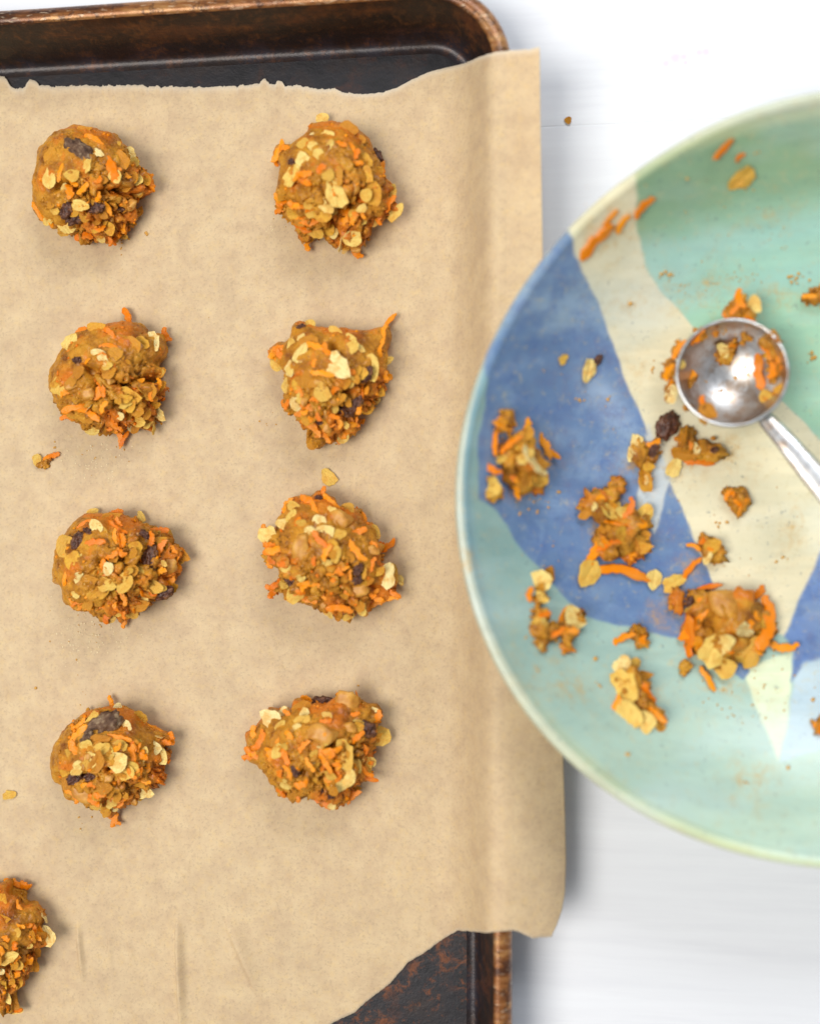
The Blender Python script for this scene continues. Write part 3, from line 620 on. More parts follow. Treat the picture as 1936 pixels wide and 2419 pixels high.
  feats='R720,510,35,400 R540,630,50,180 r590,1010,30,210 r420,1040,20,160 c790,250,-70,150 c440,590,50,340 c420,760,-60,260 c880,620,-10,280 c990,660,-40,220 c1010,800,-80,260 c1280,530,-30,200 c1400,620,-80,150 c1300,1060,45,240 c380,1170,-20,160 c640,1210,20,180 c800,1430,-50,240 c830,1450,70,180 c860,1250,10,200 c1090,1050,-30,220 c860,990,-20,220 c470,490,40,200 c1170,480,-40,180 o600,430,50,180 o680,640,15,200 o540,700,-10,130 o680,740,35,200 o870,700,10,170 o860,840,20,240 o640,860,70,240 o590,840,60,150 o460,900,-20,130 o530,900,80,110 o925,500,-10,170 o1120,780,80,140 o1310,810,-60,180 o1280,590,5,120 o330,950,20,130 o350,1060,85,160 o1130,1170,-10,170 o950,960,80,160 o640,1310,20,130 o720,1280,-20,110 o790,1290,10,110 o740,1340,30,110 o820,1340,0,90 q780,1180,50,120 o1060,670,60,100 q740,375,-10,150 o1240,710,-10,170 o860,310,20,100 w520,1180,0,360 w750,1040,40,180 q1080,410,-20,160',
  crev=[[(870,900),(980,900)],[(250,1000),(400,960),(700,960)]]),
 dict(org=(560, 1580), seed=8, crag=(0.2, -0.5), label='widest mound with two tan walnut chunks and a raisin on top, fourth in right column', smooth=0.2,
  outline=[(100,640),(200,590),(260,500),(270,440),(340,360),(430,410),(590,370),(590,280),(640,275),(760,310),(840,310),(960,320),(1000,260),(1200,255),(1300,310),(1340,350),(1440,340),(1475,440),(1460,560),(1440,660),(1480,690),(1430,790),(1390,880),(1395,1000),(1360,1080),(1350,1140),(1220,1140),(1220,1260),(1130,1360),(1080,1380),(1020,1420),(940,1400),(860,1410),(820,1330),(620,1310),(540,1290),(480,1260),(390,1200),(390,1110),(290,1000),(240,930),(170,940),(80,880),(120,760)],
  feats='o350,510,-30,230 o470,470,85,160 o440,580,50,120 o660,400,20,180 o650,550,40,200 o620,600,-30,110 o680,470,60,150 o920,480,-25,110 o410,830,80,150 o430,720,85,150 o390,740,30,90 o620,830,60,80 o680,910,30,130 o780,880,60,110 o750,960,30,80 o1120,870,-70,270 o1090,1110,70,270 o1400,420,0,110 o1460,690,40,210 o1230,980,-80,130 o1310,970,-60,170 o1370,960,70,120 o800,1190,30,150 o520,1200,20,80 q580,1250,10,150 o760,1120,30,130 o960,1085,-20,120 o1040,1380,60,120 o970,1390,40,90 q470,1090,0,130 o1240,550,0,110 o500,780,20,90 c170,680,-70,220 c180,880,-20,260 c130,900,10,170 c230,760,60,200 c510,960,-80,300 c530,1050,-60,180 c530,470,-50,160 c540,700,-80,150 c940,850,10,280 c900,960,-60,240 c1230,700,40,190 c1430,500,50,160 c1310,1110,-10,280 c660,1190,20,160 c880,1360,-30,200 c1180,1290,40,200 c960,1150,0,160 c280,690,-70,170 c450,1260,-50,140 c720,310,-30,160 c1180,470,20,160 r870,340,0,200 r1310,610,-20,210 r590,1030,-70,140 r940,1300,0,100 r860,1250,0,70 w1110,350,-20,320 w850,680,10,440 w1130,610,0,200',
  crev=[[(1030,740),(1080,710)],[(850,1090),(960,1080)],[(1200,870),(1220,960)]]),
 dict(org=(0, 2040), sc=5.69, seed=9, crag=(0.3, -1), label='dough mound cut off by the left side of the view, lowest of all', smooth=0.6,
  outline=[(0,260),(150,190),(400,320),(360,470),(550,520),(650,680),(600,800),(560,850),(680,900),(740,1050),(600,1110),(500,1090),(550,1200),(520,1310),(470,1420),(380,1460),(340,1640),(240,1700),(190,1760),(230,1900),(270,1980),(200,2000),(60,1950),(-60,1850),(-200,1800),(-450,1650),(-700,1400),(-800,1100),(-760,760),(-560,450),(-300,280)],
  feats='o600,710,60,160 o650,980,-65,270 o110,1260,20,270 o20,1610,-60,180 o230,920,60,160 q60,740,0,200 o500,570,10,110 c200,260,-20,300 c340,310,-20,180 c370,840,20,170 c60,1450,-30,170 c530,900,-70,250 c250,600,-50,260 c380,1330,10,180 c110,1900,-20,200 q20,500,60,220 o220,1960,0,200 q430,1000,80,200 q480,1180,70,200 c500,1000,0,150 o300,450,0,110 q250,1600,60,220 o90,1780,-50,200 q180,1870,-40,240',
  crev=[[(0,1500),(120,1640)],[(100,330),(260,400)]]),
]
for c in COOKIES:
    sc = c.pop('sc', 4.315); cookie(c.pop('org'), sc, c.pop('outline'), c.pop('feats'), c.pop('crev'), c.pop('label'), **c)

# ------------------------------------------------------------------ bits lying on the parchment
def bit(kind, px, py, ang, L, zf, label, cat, tilt=0.15, name=None, nrm=(0, 0, 1), lift=0.05, group=None):
    p = on_surf(px, py, zf); rnd = random.Random(int(px*7+py))
    z = float(zf(p[0], p[1])); loc = (p[0], p[1], z+lift)
    o = put(kind, loc, nrm, ang, L, None, rnd, name=name, tilt=tilt)
    return tag(o, label, cat, group)
bit('o', 777, 1128, -50, 0.78, paper_z, 'loose pale oat flake above the third mound of the right column', 'oat flake')
bit('o', 25, 1875, 20, 0.55, paper_z, 'loose cream oat flake on parchment at the left edge of the view', 'oat flake')

def clump(name, label, cat, blobs, feats, org, sc, zf, seed=1, sz=0.62, fill=4, grains=10, group=None, zoff=0.0, pxcm=64):
    rnd = random.Random(seed); T = lambda x, y: (org[0]+x/sc, org[1]+y/sc)
    ps = []
    for (x, y, r) in blobs:
        px, py = T(x, y); R = r/sc/pxcm; f2 = lambda X, Y, R=R: zf(X, Y)+zoff+R*sz*0.55
        p = on_surf(px, py, f2); ps.append((p[0], p[1], p[2], R))
    c = np.mean([p[:2] for p in ps], 0); loc = (c[0], c[1], float(zf(c[0], c[1]))+zoff)
    root = tag(empty(name, loc), label, cat, group)
    parts = [(p[0]-loc[0], p[1]-loc[1], p[2]-loc[2], p[3]*0.95, sz) for p in ps]
    big = blobmesh(parts, M_DOUGH, 'dough', seed, 3, 0.75)
    g = []
    for k in range(grains):
        p = rnd.choice(ps); a = rnd.uniform(0, 6.28); r = p[3]*rnd.uniform(0.7, 1.15)
        x, y = p[0]+math.cos(a)*r, p[1]+math.sin(a)*r; g.append((x-loc[0], y-loc[1], float(zf(x, y))+zoff+0.05-loc[2]+rnd.uniform(0, p[3]*0.5), rnd.uniform(0.04, 0.13), 0.8))
    link('dough', big, root)
    vs = [v.co/CM+Vector(loc) for v in big.vertices]; bvh = BVHTree.FromPolygons(vs, [list(p.vertices) for p in big.polygons])
    if g: link('dough_grains', blobmesh(g, M_DOUGH, 'dough_grains', seed+5, 1, 0.6), root)['kind'] = 'stuff'
    def hit(px, py):
        d = Vector(unp(px, py, 0.4)-CAMP).normalized(); r = bvh.ray_cast(Vector(CAMP), d)
        if r[0] is not None: return r[0], r[1]
        p = on_surf(px, py, lambda X, Y: zf(X, Y)+zoff+0.10); return Vector(p), Vector((0, 0, 1))
    for k, fx, fy, fa, fl in parse(feats):
        px, py = T(fx, fy); p, n = hit(px, py); L = (fl or 100)/sc/pxcm
        put(k, p, n if n.z > 0 else (0, 0, 1), fa if fa is not None else rnd.uniform(0, 180), L, root, rnd, tilt=0.15, origin=loc)
    for k in range(fill):
        p = rnd.choice(ps); a = rnd.uniform(0, 6.28); r = p[3]*rnd.uniform(0, 0.9); px, py = proj(np.array([p[0]+math.cos(a)*r, p[1]+math.sin(a)*r, p[2]])); q, n = hit(px, py)
        kk = rnd.choices('oqc', (2, 4, 4))[0]; put(kk, q, n if n.z > 0 else (0, 0, 1), rnd.uniform(0, 180), rnd.uniform(0.3, 0.55), root, rnd, tilt=0.4, origin=loc)
    return root
clump('dough_scrap', 'small brown scrap with an oat chip and carrot shred on parchment near the left edge', 'dough scrap', [(880, 830, 95), (960, 760, 80), (950, 860, 70)],
      'o760,740,80,260 c1110,660,15,260 c950,700,20,200', (0, 1000), 8.63, paper_z, 31, fill=0, grains=8, pxcm=60)
# tiny crumbs and sugar grains: nobody could count them
def scatter(name, label, cat, spots, zf, mat, seed, zoff=0.01):
    rnd = random.Random(seed); parts = []
    for (cx, cy, sx, sy, n, s0, s1) in spots:
        for k in range(n):
            px, py = cx+rnd.gauss(0, sx), cy+rnd.gauss(0, sy); p = on_surf(px, py, zf); r = rnd.uniform(s0, s1)
            parts.append((p[0], p[1], float(zf(p[0], p[1]))+zoff+r*0.2, r, 0.6))
    return tag(link(name, blobmesh(parts, mat, name, seed, 1, 0.5)), label, cat, kind='stuff')
scatter('sugar_grains', 'fine pale sugar grains sprinkled on the parchment below the left mounds', 'sugar grains',
        [(225, 1080, 50, 30, 80, .015, .04), (215, 1490, 50, 40, 100, .015, .04), (150, 1560, 30, 25, 16, .015, .03), (640, 540, 12, 8, 6, .02, .045), (190, 1960, 8, 8, 4, .02, .04), (300, 1490, 50, 20, 20, .015, .035)], paper_z, M_SUGAR, 3)
scatter('cookie_crumbs', 'tiny golden dough crumbs on the parchment around the mounds', 'crumbs',
        [(285, 580, 12, 18, 9, .025, .06), (245, 1080, 45, 25, 10, .02, .05), (210, 1470, 45, 35, 18, .02, .05), (86, 1625, 1, 1, 1, .07, .08), (630, 990, 25, 15, 6, .02, .045), (846, 1617, 1, 1, 1, .05, .06), (344, 551, 2, 4, 2, .05, .07),
         (200, 1945, 12, 10, 5, .02, .05), (655, 530, 10, 10, 4, .02, .05), (185, 1640, 8, 20, 4, .02, .05), (120, 1060, 25, 8, 4, .03, .05), (495, 750, 1, 1, 1, .02, .03)], paper_z, M_CRUMB, 4)
flat0 = lambda X, Y: X*0+0.0
p = on_surf(1341, 285, flat0)
o = put('q', (p[0], p[1], 0.05), (0, 0, 1), -75, 0.28, None, random.Random(2), name='table_crumb', tilt=0.1); tag(o, 'single small brown crumb on the white table right of the parchment', 'crumb')

# ------------------------------------------------------------------ ceramic bowl
BC = np.array([15.31, 0.83]); BR = 12.95; BZ = 5.2
RA = np.radians([-180, -165, -150, -135, -121, -107, -94, -60, -30, 0, 30, 55, 75, 92, 106, 121, 136, 149, 160, 170, 180])
RD = np.array([.05, .12, .18, .13, .01, -.13, -.22, -.1, 0, .1, 0, .05, .22, .33, .12, -.16, -.21, -.20, -.14, -.02, .05])/13.03
_ra = np.linspace(-math.pi, math.pi, 721); _rd = np.interp(_ra, RA, RD); _kk = np.hanning(41); _kk /= _kk.sum()
_rd = np.convolve(np.r_[_rd[-21:-1], _rd, _rd[1:21]], _kk, 'valid')
prof_in = np.array([(0, 0.85), (2, 0.86), (4, 0.93), (5.5, 1.07), (7, 1.32), (8.4, 1.74), (9.6, 2.36), (10.7, 3.18), (11.5, 3.96), (12.1, 4.6), (12.45, 4.98)])
def smooth_prof(P, n):
    t = np.r_[0, np.cumsum(np.hypot(*np.diff(P, axis=0).T))]; tt = np.linspace(0, t[-1], n)
    m = np.gradient(P, t, axis=0); out = []
    for q in tt:
        k = min(np.searchsorted(t, q, side='right')-1, len(t)-2); h = t[k+1]-t[k]; s = (q-t[k])/h
        out.append((2*s**3-3*s**2+1)*P[k]+(s**3-2*s**2+s)*h*m[k]+(-2*s**3+3*s**2)*P[k+1]+(s**3-s**2)*h*m[k+1])
    return np.array(out)
PI_ = smooth_prof(prof_in, 400)
def rmod(a):  # hand thrown: not quite round
    return 1.006+np.interp((np.asarray(a)+math.pi) % (2*math.pi)-math.pi, _ra, _rd)
def bowl_z(X, Y):
    dx, dy = np.asarray(X)-BC[0], np.asarray(Y)-BC[1]; r = np.hypot(dx, dy)/(1+(rmod(np.arctan2(dy, dx))-1)*np.clip(np.hypot(dx, dy)/12, 0, 1))
    return np.interp(r, PI_[:, 0], PI_[:, 1])
bowl = tag(empty('ceramic_bowl', (BC[0], BC[1], 0)), 'hand painted ceramic mixing bowl glazed in blue, cream and mint, right of the pan', 'bowl')
NA = 900
def revolve(name, prof, mat, attr=False):
    a = np.linspace(0, 2*np.pi, NA, endpoint=False)[:, None]; r = prof[None, :, 0]; z = prof[None, :, 1]
    rr_ = r*(1+(rmod(a)-1)*np.clip(r/12, 0, 1)); X, Y = np.cos(a)*rr_, np.sin(a)*rr_
    Z = z+0*a+0.05*np.sin(2*a+1)*np.clip((r-10)/3, 0, 1)
    V = np.stack([X, Y, Z+0*X], -1); Vf = V.reshape(-1, 3)
    me = mesh_from(name, Vf, grid_faces(NA, prof.shape[0], True), mat); o = link(name, me, bowl)
    if attr: paint(me, Vf+np.array([BC[0], BC[1], 0]))
    return o
z6 = lambda P: np.array([(1050+x/1.948, 900+y/1.948) for x, y in P])
MINT = z6([(880,-944),(700,-1000),(600,-2000),(3400,-2000),(3400,600),(1950,500),(1560,100),(1130,-264),(1000,-404),(920,-534),(880,-724)])
CREAM = z6([(300,-480),(585,-790),(880,-1120),(880,-724),(920,-534),(1000,-404),(1130,-264),(1560,100),(1950,500),(1760,760),(1560,1170),(1300,1100),(965,700),(800,300),(600,-300)])
BLUE = z6([(430,-690),(570,-700),(588,-660),(592,-590),(640,-490),(700,-370),(760,-210),(830,0),(935,240),(900,450),(880,600),(965,700),(1030,455),(1150,730),(1250,980),(1330,1150),(1400,1340),(1370,1370),(1240,1290),(1100,1195),(900,1145),(720,1105),(650,1085),(520,960),(420,850),(330,740),(240,600),(160,540),(150,300),(185,100),(200,0),(170,-80),(210,-300)])
BLUE2 = z6([(1740,760),(1560,1170),(1610,1230),(1590,1380),(1650,1300),(1900,1230),(2300,1000),(2100,600),(1850,600)])
WATER = z6([(1600,1230),(1660,1250),(2000,1150),(2300,1300),(2000,1600),(1700,1700),(1545,1750),(1600,1400)])
YEL = z6([(1370,1330),(1600,1240),(1580,1560),(1535,1745),(1460,1580)])
WEDGE = z6([(935,200),(1040,440),(1030,470),(965,700),(880,600),(900,450)])
def polymask(Q, P, soft):
    x, y = Q[:, 0], Q[:, 1]; ins = np.zeros(len(Q), bool); dm = np.full(len(Q), 1e9)
    for k in range(len(P)):
        x0, y0 = P[k]; x1, y1 = P[(k+1) % len(P)]
        c = ((y0 > y) != (y1 > y)); xi = (x1-x0)*(y-y0)/(y1-y0+1e-12)+x0; ins ^= c & (x < xi)
        d, _, _ = seg_d(x, y, x0, y0, x1, y1); dm = np.minimum(dm, d)
    s = np.where(ins, dm, -dm); return SM(np.clip(s/soft+0.5, 0, 1))
def paint(me, W):
    Q = proj(W); n = len(Q); L = lambda *c: np.array(srgb(*c)[:3])
    wob = np.stack([np.sin(Q[:, 1]*0.05)*1.5+np.sin(Q[:, 1]*0.13)*0.8, np.sin(Q[:, 0]*0.06)*1.5+np.sin(Q[:, 0]*0.11+1)], -1)
    Qw = Q+wob; rr_ = np.hypot(W[:, 0]-BC[0], W[:, 1]-BC[1])
    t = np.clip((Q[:, 1]-1300)/700, 0, 1)[:, None]
    col = L(150, 182, 176)*(1-t)+L(198, 222, 200)*t
    rimm = (np.clip((rr_-12.4)/0.25, 0, 1))[:, None]
    rc = L(136, 172, 180)*(1-t)+L(212, 222, 176)*t; up = np.clip((850-Q[:, 1])/250, 0, 1)[:, None]; rc = rc*(1-up)+L(190, 200, 156)*up
    def lay(P, c, soft=7, k=1.0):
        nonlocal col
        m = polymask(Qw, P, soft)[:, None]*k; col = col*(1-m)+L(*c)*m; return m
    lay(MINT, (164, 206, 176), 8)
    pool = polymask(Qw, MINT, 8)[:, None]*np.clip((rr_-8.5)/3.0, 0, 1)[:, None]*0.75; col = col*(1-pool)+L(140, 168, 126)*pool  # painted shade: mint darkened to olive up the wall toward the rim
    # watery aqua brush bands across the mint
    am = polymask(Qw, MINT, 8)[:, None]; bnd = np.exp(-(((Q[:, 1]+0.22*Q[:, 0])-960)/60)**2)[:, None]*0.6+np.exp(-(((Q[:, 1]+0.22*Q[:, 0])-1065)/45)**2)[:, None]*0.5
    col = col*(1-am*bnd)+L(174, 218, 210)*am*bnd
    lay(CREAM, (236, 225, 190), 8); lay(WATER, (196, 216, 226), 16); lay(YEL, (232, 240, 204), 10)
    bm = lay(BLUE, (108, 136, 176), 6); lay(WEDGE, (204, 212, 216), 14); bm2 = lay(BLUE2, (112, 140, 192), 12)
    st = np.exp(-((Q[:, 0]-1430)/60)**2-((Q[:, 1]-950-0.9*(Q[:, 0]-1430))/50)**2)[:, None]*bm*0.75; col = col*(1-st)+L(176, 196, 220)*st
    keep = np.clip(polymask(Qw, z6([(585,-674),(300,-480),(585,-900),(880,-1120),(880,-900)]), 8)+bm[:, 0], 0, 1)[:, None]
    k = rimm*(1-0.8*keep); col = col*(1-k)+rc*k
    e = (np.clip((rr_-12.72)/0.12, 0, 1))[:, None]*0.7; col = col*(1-e)+L(206, 206, 180)*e
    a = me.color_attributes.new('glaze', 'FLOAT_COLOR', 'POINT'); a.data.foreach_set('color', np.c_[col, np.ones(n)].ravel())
    sm = np.zeros(n)
    for x, y, w in ((1235, 1085, 60), (1215, 1170, 40), (1440, 1250, 70), (1560, 1440, 60), (1700, 1500, 100), (1650, 1330, 45), (1500, 1100, 40), (1620, 1090, 50), (1280, 1490, 50), (1500, 1640, 50), (1700, 1620, 60), (1330, 1620, 60), (1270, 1560, 50),
                    (1700, 700, 90), (1880, 680, 60), (1490, 730, 40), (1590, 660, 40), (1440, 560, 60), (1730, 1080, 50), (1540, 900, 50), (1800, 480, 60), (1780, 1850, 60), (1740, 1660, 60), (1900, 1250, 60), (1090, 1180, 30), (1110, 1330, 30)):
        sm = np.maximum(sm, np.exp(-((Q[:, 0]-x)**2+(Q[:, 1]-y)**2)/w**2))
    c = me.attributes.new('smear', 'FLOAT', 'POINT'); c.data.foreach_set('value', sm)
    b = me.attributes.new('blue', 'FLOAT', 'POINT'); b.data.foreach_set('value', np.clip(bm[:, 0]+bm2[:, 0], 0, 1)*1.0)
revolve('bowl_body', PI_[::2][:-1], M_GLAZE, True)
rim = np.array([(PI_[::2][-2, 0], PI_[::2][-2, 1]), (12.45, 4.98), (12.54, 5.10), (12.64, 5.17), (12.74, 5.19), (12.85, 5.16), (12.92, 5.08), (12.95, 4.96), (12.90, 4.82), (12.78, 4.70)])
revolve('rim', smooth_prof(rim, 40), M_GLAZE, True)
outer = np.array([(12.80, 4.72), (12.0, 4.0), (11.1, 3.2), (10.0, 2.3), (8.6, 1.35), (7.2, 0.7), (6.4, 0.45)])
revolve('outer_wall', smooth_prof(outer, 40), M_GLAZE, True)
revolve('foot_ring', np.array([(6.5, 0.48), (6.45, 0.1), (6.35, 0.0), (6.1, 0.0), (6.0, 0.1), (5.9, 0.4), (0.05, 0.4)]), M_CLAY)

# ------------------------------------------------------------------ steel scoop
def bowl_pt(px, py, up=0.0): return on_surf(px, py, lambda X, Y: bowl_z(X, Y)+up)
SR = 1.95; sc_c = unp(1728, 880, 2.75)
fl = float(bowl_z(sc_c[0], sc_c[1]))
scoop = tag(empty('measuring_scoop', (sc_c[0], sc_c[1], fl)), 'stainless steel round scoop with long handle lying in the bowl, smeared with dough', 'scoop')
hd = np.array([unp(2120, 1340, 5.3)[0]-sc_c[0], unp(2120, 1340, 5.3)[1]-sc_c[1]]); hd = hd/np.hypot(*hd)
tilt = Matrix.Rotation(math.radians(5), 4, Vector((-hd[1], hd[0], 0)).normalized()*-1)
zc = 2.75-fl
def scoop_mesh(prof, n=72):
    V = []
    for i in range(n):
        a = 2*math.pi*i/n
        for r, z in prof: V.append(tuple(tilt @ Vector((r*math.cos(a), r*math.sin(a), z))+Vector((0, 0, zc))))
    return np.array(V), grid_faces(n, len(prof), True)
D = 1.62
inn = [(SR*0.955*math.sin(t), -D*math.cos(t)) for t in np.linspace(0.01, math.pi/2, 26)]
out_ = [(SR*0.985*math.sin(t), -(D+0.06)*math.cos(t)) for t in np.linspace(math.pi/2-0.03, 0.01, 26)]
V, F = scoop_mesh(inn+[(SR*0.955, 0.01)]); link('scoop_cup', mesh_from('scoop_cup', V, F, M_STEEL), scoop)
V, F = scoop_mesh(out_); link('cup_shell', mesh_from('cup_shell', V, F, M_STEEL), scoop)
V, F = scoop_mesh([(SR*0.955, 0.0), (SR*0.965, 0.05), (SR*0.985, 0.06), (SR*1.015, 0.04), (SR*1.02, 0.0), (SR*1.0, -0.04), (SR*0.98, -0.05)]); link('scoop_rim', mesh_from('scoop_rim', V, F, M_STEEL), scoop)
# handle: strip with softly domed section, from the cup wall up to the far rim of the bowl
p0 = Vector((hd[0]*SR*0.93, hd[1]*SR*0.93, zc-0.25)); pe = 10.2; side = Vector((-hd[1], hd[0], 0)); V = []; nn = 40; sec = 12
for i in range(nn):
    t = i/(nn-1); c = p0+Vector((hd[0], hd[1], 0))*(pe*t)+Vector((0, 0, 0.25*min(1, t*8)+2.55*t**1.1)); w = 0.30+0.10*min(1, t*4)+0.12*t; th = 0.11
    if i in (0, nn-1): w *= 0.6
    for k in range(sec):
        a = 2*math.pi*k/sec; V.append(tuple(c+side*(w*math.cos(a))+Vector((0, 0, th*math.sin(a)*(1.25 if math.sin(a) > 0 else 0.6)))))
F = [[i*sec+k, (i+1)*sec+k, (i+1)*sec+(k+1) % sec, i*sec+(k+1) % sec] for i in range(nn-1) for k in range(sec)]+[list(range(sec)), list(range(nn*sec-1, (nn-1)*sec-1, -1))]
link('handle', mesh_from('handle', V, F, M_STEEL), scoop)
def scoop_z(X, Y):
    r = np.hypot(X-sc_c[0], Y-sc_c[1]); return 2.75-D*np.sqrt(np.clip(1-(r/(SR*0.955))**2, 0, 1))

# ------------------------------------------------------------------ leftovers in the bowl
Z6 = ((1050, 900), 1.948); Z5 = ((1050, 200), 1.948); Z8 = ((1500, 650), 3.959)
SCR = [
 ('large carrot and oat scrap on blue glaze, nearest the left wall of the bowl', [(360,380,105),(330,300,60),(400,450,68),(290,350,55)], 'c460,290,-60,150 c490,330,-30,100 c375,230,70,120 o410,370,60,160 o365,340,-75,110 c330,490,70,110 o430,460,0,90 c300,290,45,130 q380,240,80,90', Z6, 5, 14),
 ('small scrap with a hanging carrot shred, above the large one at the left wall', [(282,172,38),(255,215,26)], 'c232,275,85,130 c270,215,30,110 q285,165,60,60', Z6, 1, 5),
 ('small oat and carrot scrap at the left wall, just below the large one', [(215,475,24),(225,520,34)], 'c215,410,-30,90 o225,500,60,85', Z6, 1, 6),
 ('biggest dough scrap on the blue glaze, in the middle of the bowl floor', [(690,580,72),(750,540,50),(800,700,100),(870,740,70),(740,760,60),(790,480,40),(900,650,48),(850,800,40)], 'c855,590,70,120 c800,660,-10,160 o905,620,70,120 o820,600,10,75 o760,580,60,130 c690,790,60,150 q650,600,60,90 q900,760,0,110 c730,520,-30,110 c770,740,20,160', Z6, 12, 26),
 ('largest dough scrap with a brown walnut half on top, lower right of the bowl floor', [(1065,1005,48),(1180,1060,85),(1160,1000,48),(1340,1090,115),(1300,1160,110),(1440,1090,72),(1180,1180,62),(1250,1250,75),(1400,1220,62),(1105,1320,32),(1470,1150,55)], 'w1340,1050,-30,260 o1050,930,30,120 c1200,950,20,150 c1490,1120,80,260 c1560,1230,0,130 c1190,1250,-60,280 c1130,1180,70,220 c1210,1370,-60,130 o1400,1250,60,160 o1290,1310,10,120 o1230,1240,60,170 o1380,1140,-10,120 o1280,1210,20,150 c1440,980,40,90 r1130,1020,80,60 c1150,1120,50,200 o1350,1270,70,60', Z6, 12, 30),
 ('small round dough scrap with a carrot tail on the cream glaze beside the blue triangle', [(1230,780,58),(1200,745,34)], 'c1130,860,50,140 c1150,760,-20,80 q1230,760,30,80', Z6, 2, 7),
 ('lone round orange dough scrap on the cream glaze, below the scoop handle', [(1350,560,55),(1320,520,36)], 'c1370,575,40,100 c1300,520,60,70', Z6, 2, 5),
 ('upright dough scrap of wet oats straddling the edge of blue and cream glaze', [(895,330,50),(950,330,42),(930,400,38),(922,450,26)], 'o882,290,80,105 o858,340,90,70 o935,395,0,55 o920,462,80,95 c965,290,30,70 r960,320,60,60', Z6, 2, 8),
 ('brown dough scrap with a pale oat and a carrot shred, just below the scoop', [(1110,280,52),(1220,320,55),(1155,325,38)], 'o1100,330,-5,125 c1170,372,-5,140 r1240,318,0,42 q1100,270,20,80', Z6, 2, 8),
 ('thin scrap topped by a creased oat flake on teal glaze, left side of the bowl', [(432,1000,30)], 'o437,925,80,115 c388,980,80,70 q435,960,60,60', Z6, 0, 6),
 ('forked dough scrap with bright carrot on the teal glaze, lower left of the bowl', [(440,1080,38),(435,1150,50),(480,1160,45),(560,1150,45),(590,1090,44),(440,1215,32),(560,1225,28)], 'o600,1090,-20,125 c540,1080,80,110 c540,1150,10,150 o430,1110,-20,75 c500,1170,20,120 c450,1080,30,80', Z6, 3, 12),
 ('little hooked dough scrap on the teal glaze right under the blue', [(890,1160,38),(905,1205,28)], 'c820,1180,25,120 q880,1150,50,70', Z6, 0, 5),
 ('long narrow dough scrap with pale oats at both ends, lowest scrap in the bowl', [(850,1385,56),(890,1420,50),(900,1490,46),(960,1540,46),(990,1560,32)], 'o815,1320,80,115 o875,1300,80,60 o925,1350,0,65 o840,1400,-50,150 o845,1540,-70,140 o910,1570,-50,115 c970,1530,-30,130 c790,1490,60,90 c930,1440,-60,110', Z6, 3, 12),
 ('orange dough scrap cut by the right edge of the view, on mint glaze', [(1700,980,40),(1745,960,45)], 'c1690,975,0,100', Z5, 1, 6),
 ('dark orange scrap cut by the right edge of the view, on pale blue glaze', [(1728,1585,36)], 'c1725,1590,80,70', Z6, 0, 3),
]
for i, (lab, bl, ft, (og, s_), fill, gr) in enumerate(SCR):
    clump('dough_scrap', lab, 'dough scrap', bl, ft, og, s_, bowl_z, 50+i, fill=fill+1, grains=int(gr*1.8), group='scraps of dough left in the bowl', zoff=0.03)
def bbit(k, zx, zy, ang, L, lab, cat, Zt=Z6):
    px, py = Zt[0][0]+zx/Zt[1], Zt[0][1]+zy/Zt[1]; p = bowl_pt(px, py)
    e = 0.1; n = Vector((float(bowl_z(p[0]-e, p[1])-bowl_z(p[0]+e, p[1]))/(2*e), float(bowl_z(p[0], p[1]-e)-bowl_z(p[0], p[1]+e))/(2*e), 1)).normalized()
    return bit(k, px, py, ang, L/Zt[1]/64, bowl_z, lab, cat, nrm=n, tilt=0.1, lift=0.07)
bbit('o', 660, 885, 52, 140, 'long pale oat flake at the lower tip of the biggest scrap on blue glaze', 'oat flake')
bbit('c', 825, 872, -8, 260, 'thick straight carrot shred lying across the blue glaze between two scraps', 'carrot shred')
bbit('o', 960, 912, 80, 95, 'round yellow oat flake at the right end of the thick carrot shred', 'oat flake')
bbit('o', 1052, 400, 60, 95, 'yellow oat flake just above the tip of the blue triangle', 'oat flake')
bbit('r', 1025, 205, 60, 130, 'dark raisin lying on cream glaze just left below the scoop', 'raisin')
bbit('q', 487, 885, -70, 75, 'small brown oat bit on the edge of blue and teal glaze', 'oat flake')
bbit('o', 545, 1265, 40, 55, 'tiny pale oat chip alone on the blue glaze', 'oat flake', Z5)
bbit('o', 662, 1315, 80, 115, 'pale oat flake with a brown tip on blue glaze near the cream stripe', 'oat flake', Z5)
bbit('r', 705, 1268, 50, 50, 'speck of raisin skin touching the pale oat flake on the blue glaze', 'raisin', Z5)
bbit('c', 690, 720, 54, 200, 'longest carrot shred stuck on the cream stripe near the rim', 'carrot shred', Z5)
bbit('c', 762, 615, 62, 90, 'short bright carrot bit at the top end of the long shred near the rim', 'carrot shred', Z5)
bbit('c', 815, 640, 66, 95, 'slim carrot bit between the long shred and the mint glaze', 'carrot shred', Z5)
bbit('c', 910, 562, 50, 120, 'dark orange carrot bit on the boundary of cream and mint glaze', 'carrot shred', Z5)
bbit('c', 1280, 300, 60, 110, 'lone carrot bit highest on the mint glaze', 'carrot shred', Z5)
bbit('c', 1352, 335, 60, 50, 'tiny orange bit between the highest carrot bit and an oat flake on mint glaze', 'carrot shred', Z5)
bbit('o', 1365, 435, 52, 130, 'golden oat flake on the mint glaze below the highest carrot bit', 'oat flake', Z5)
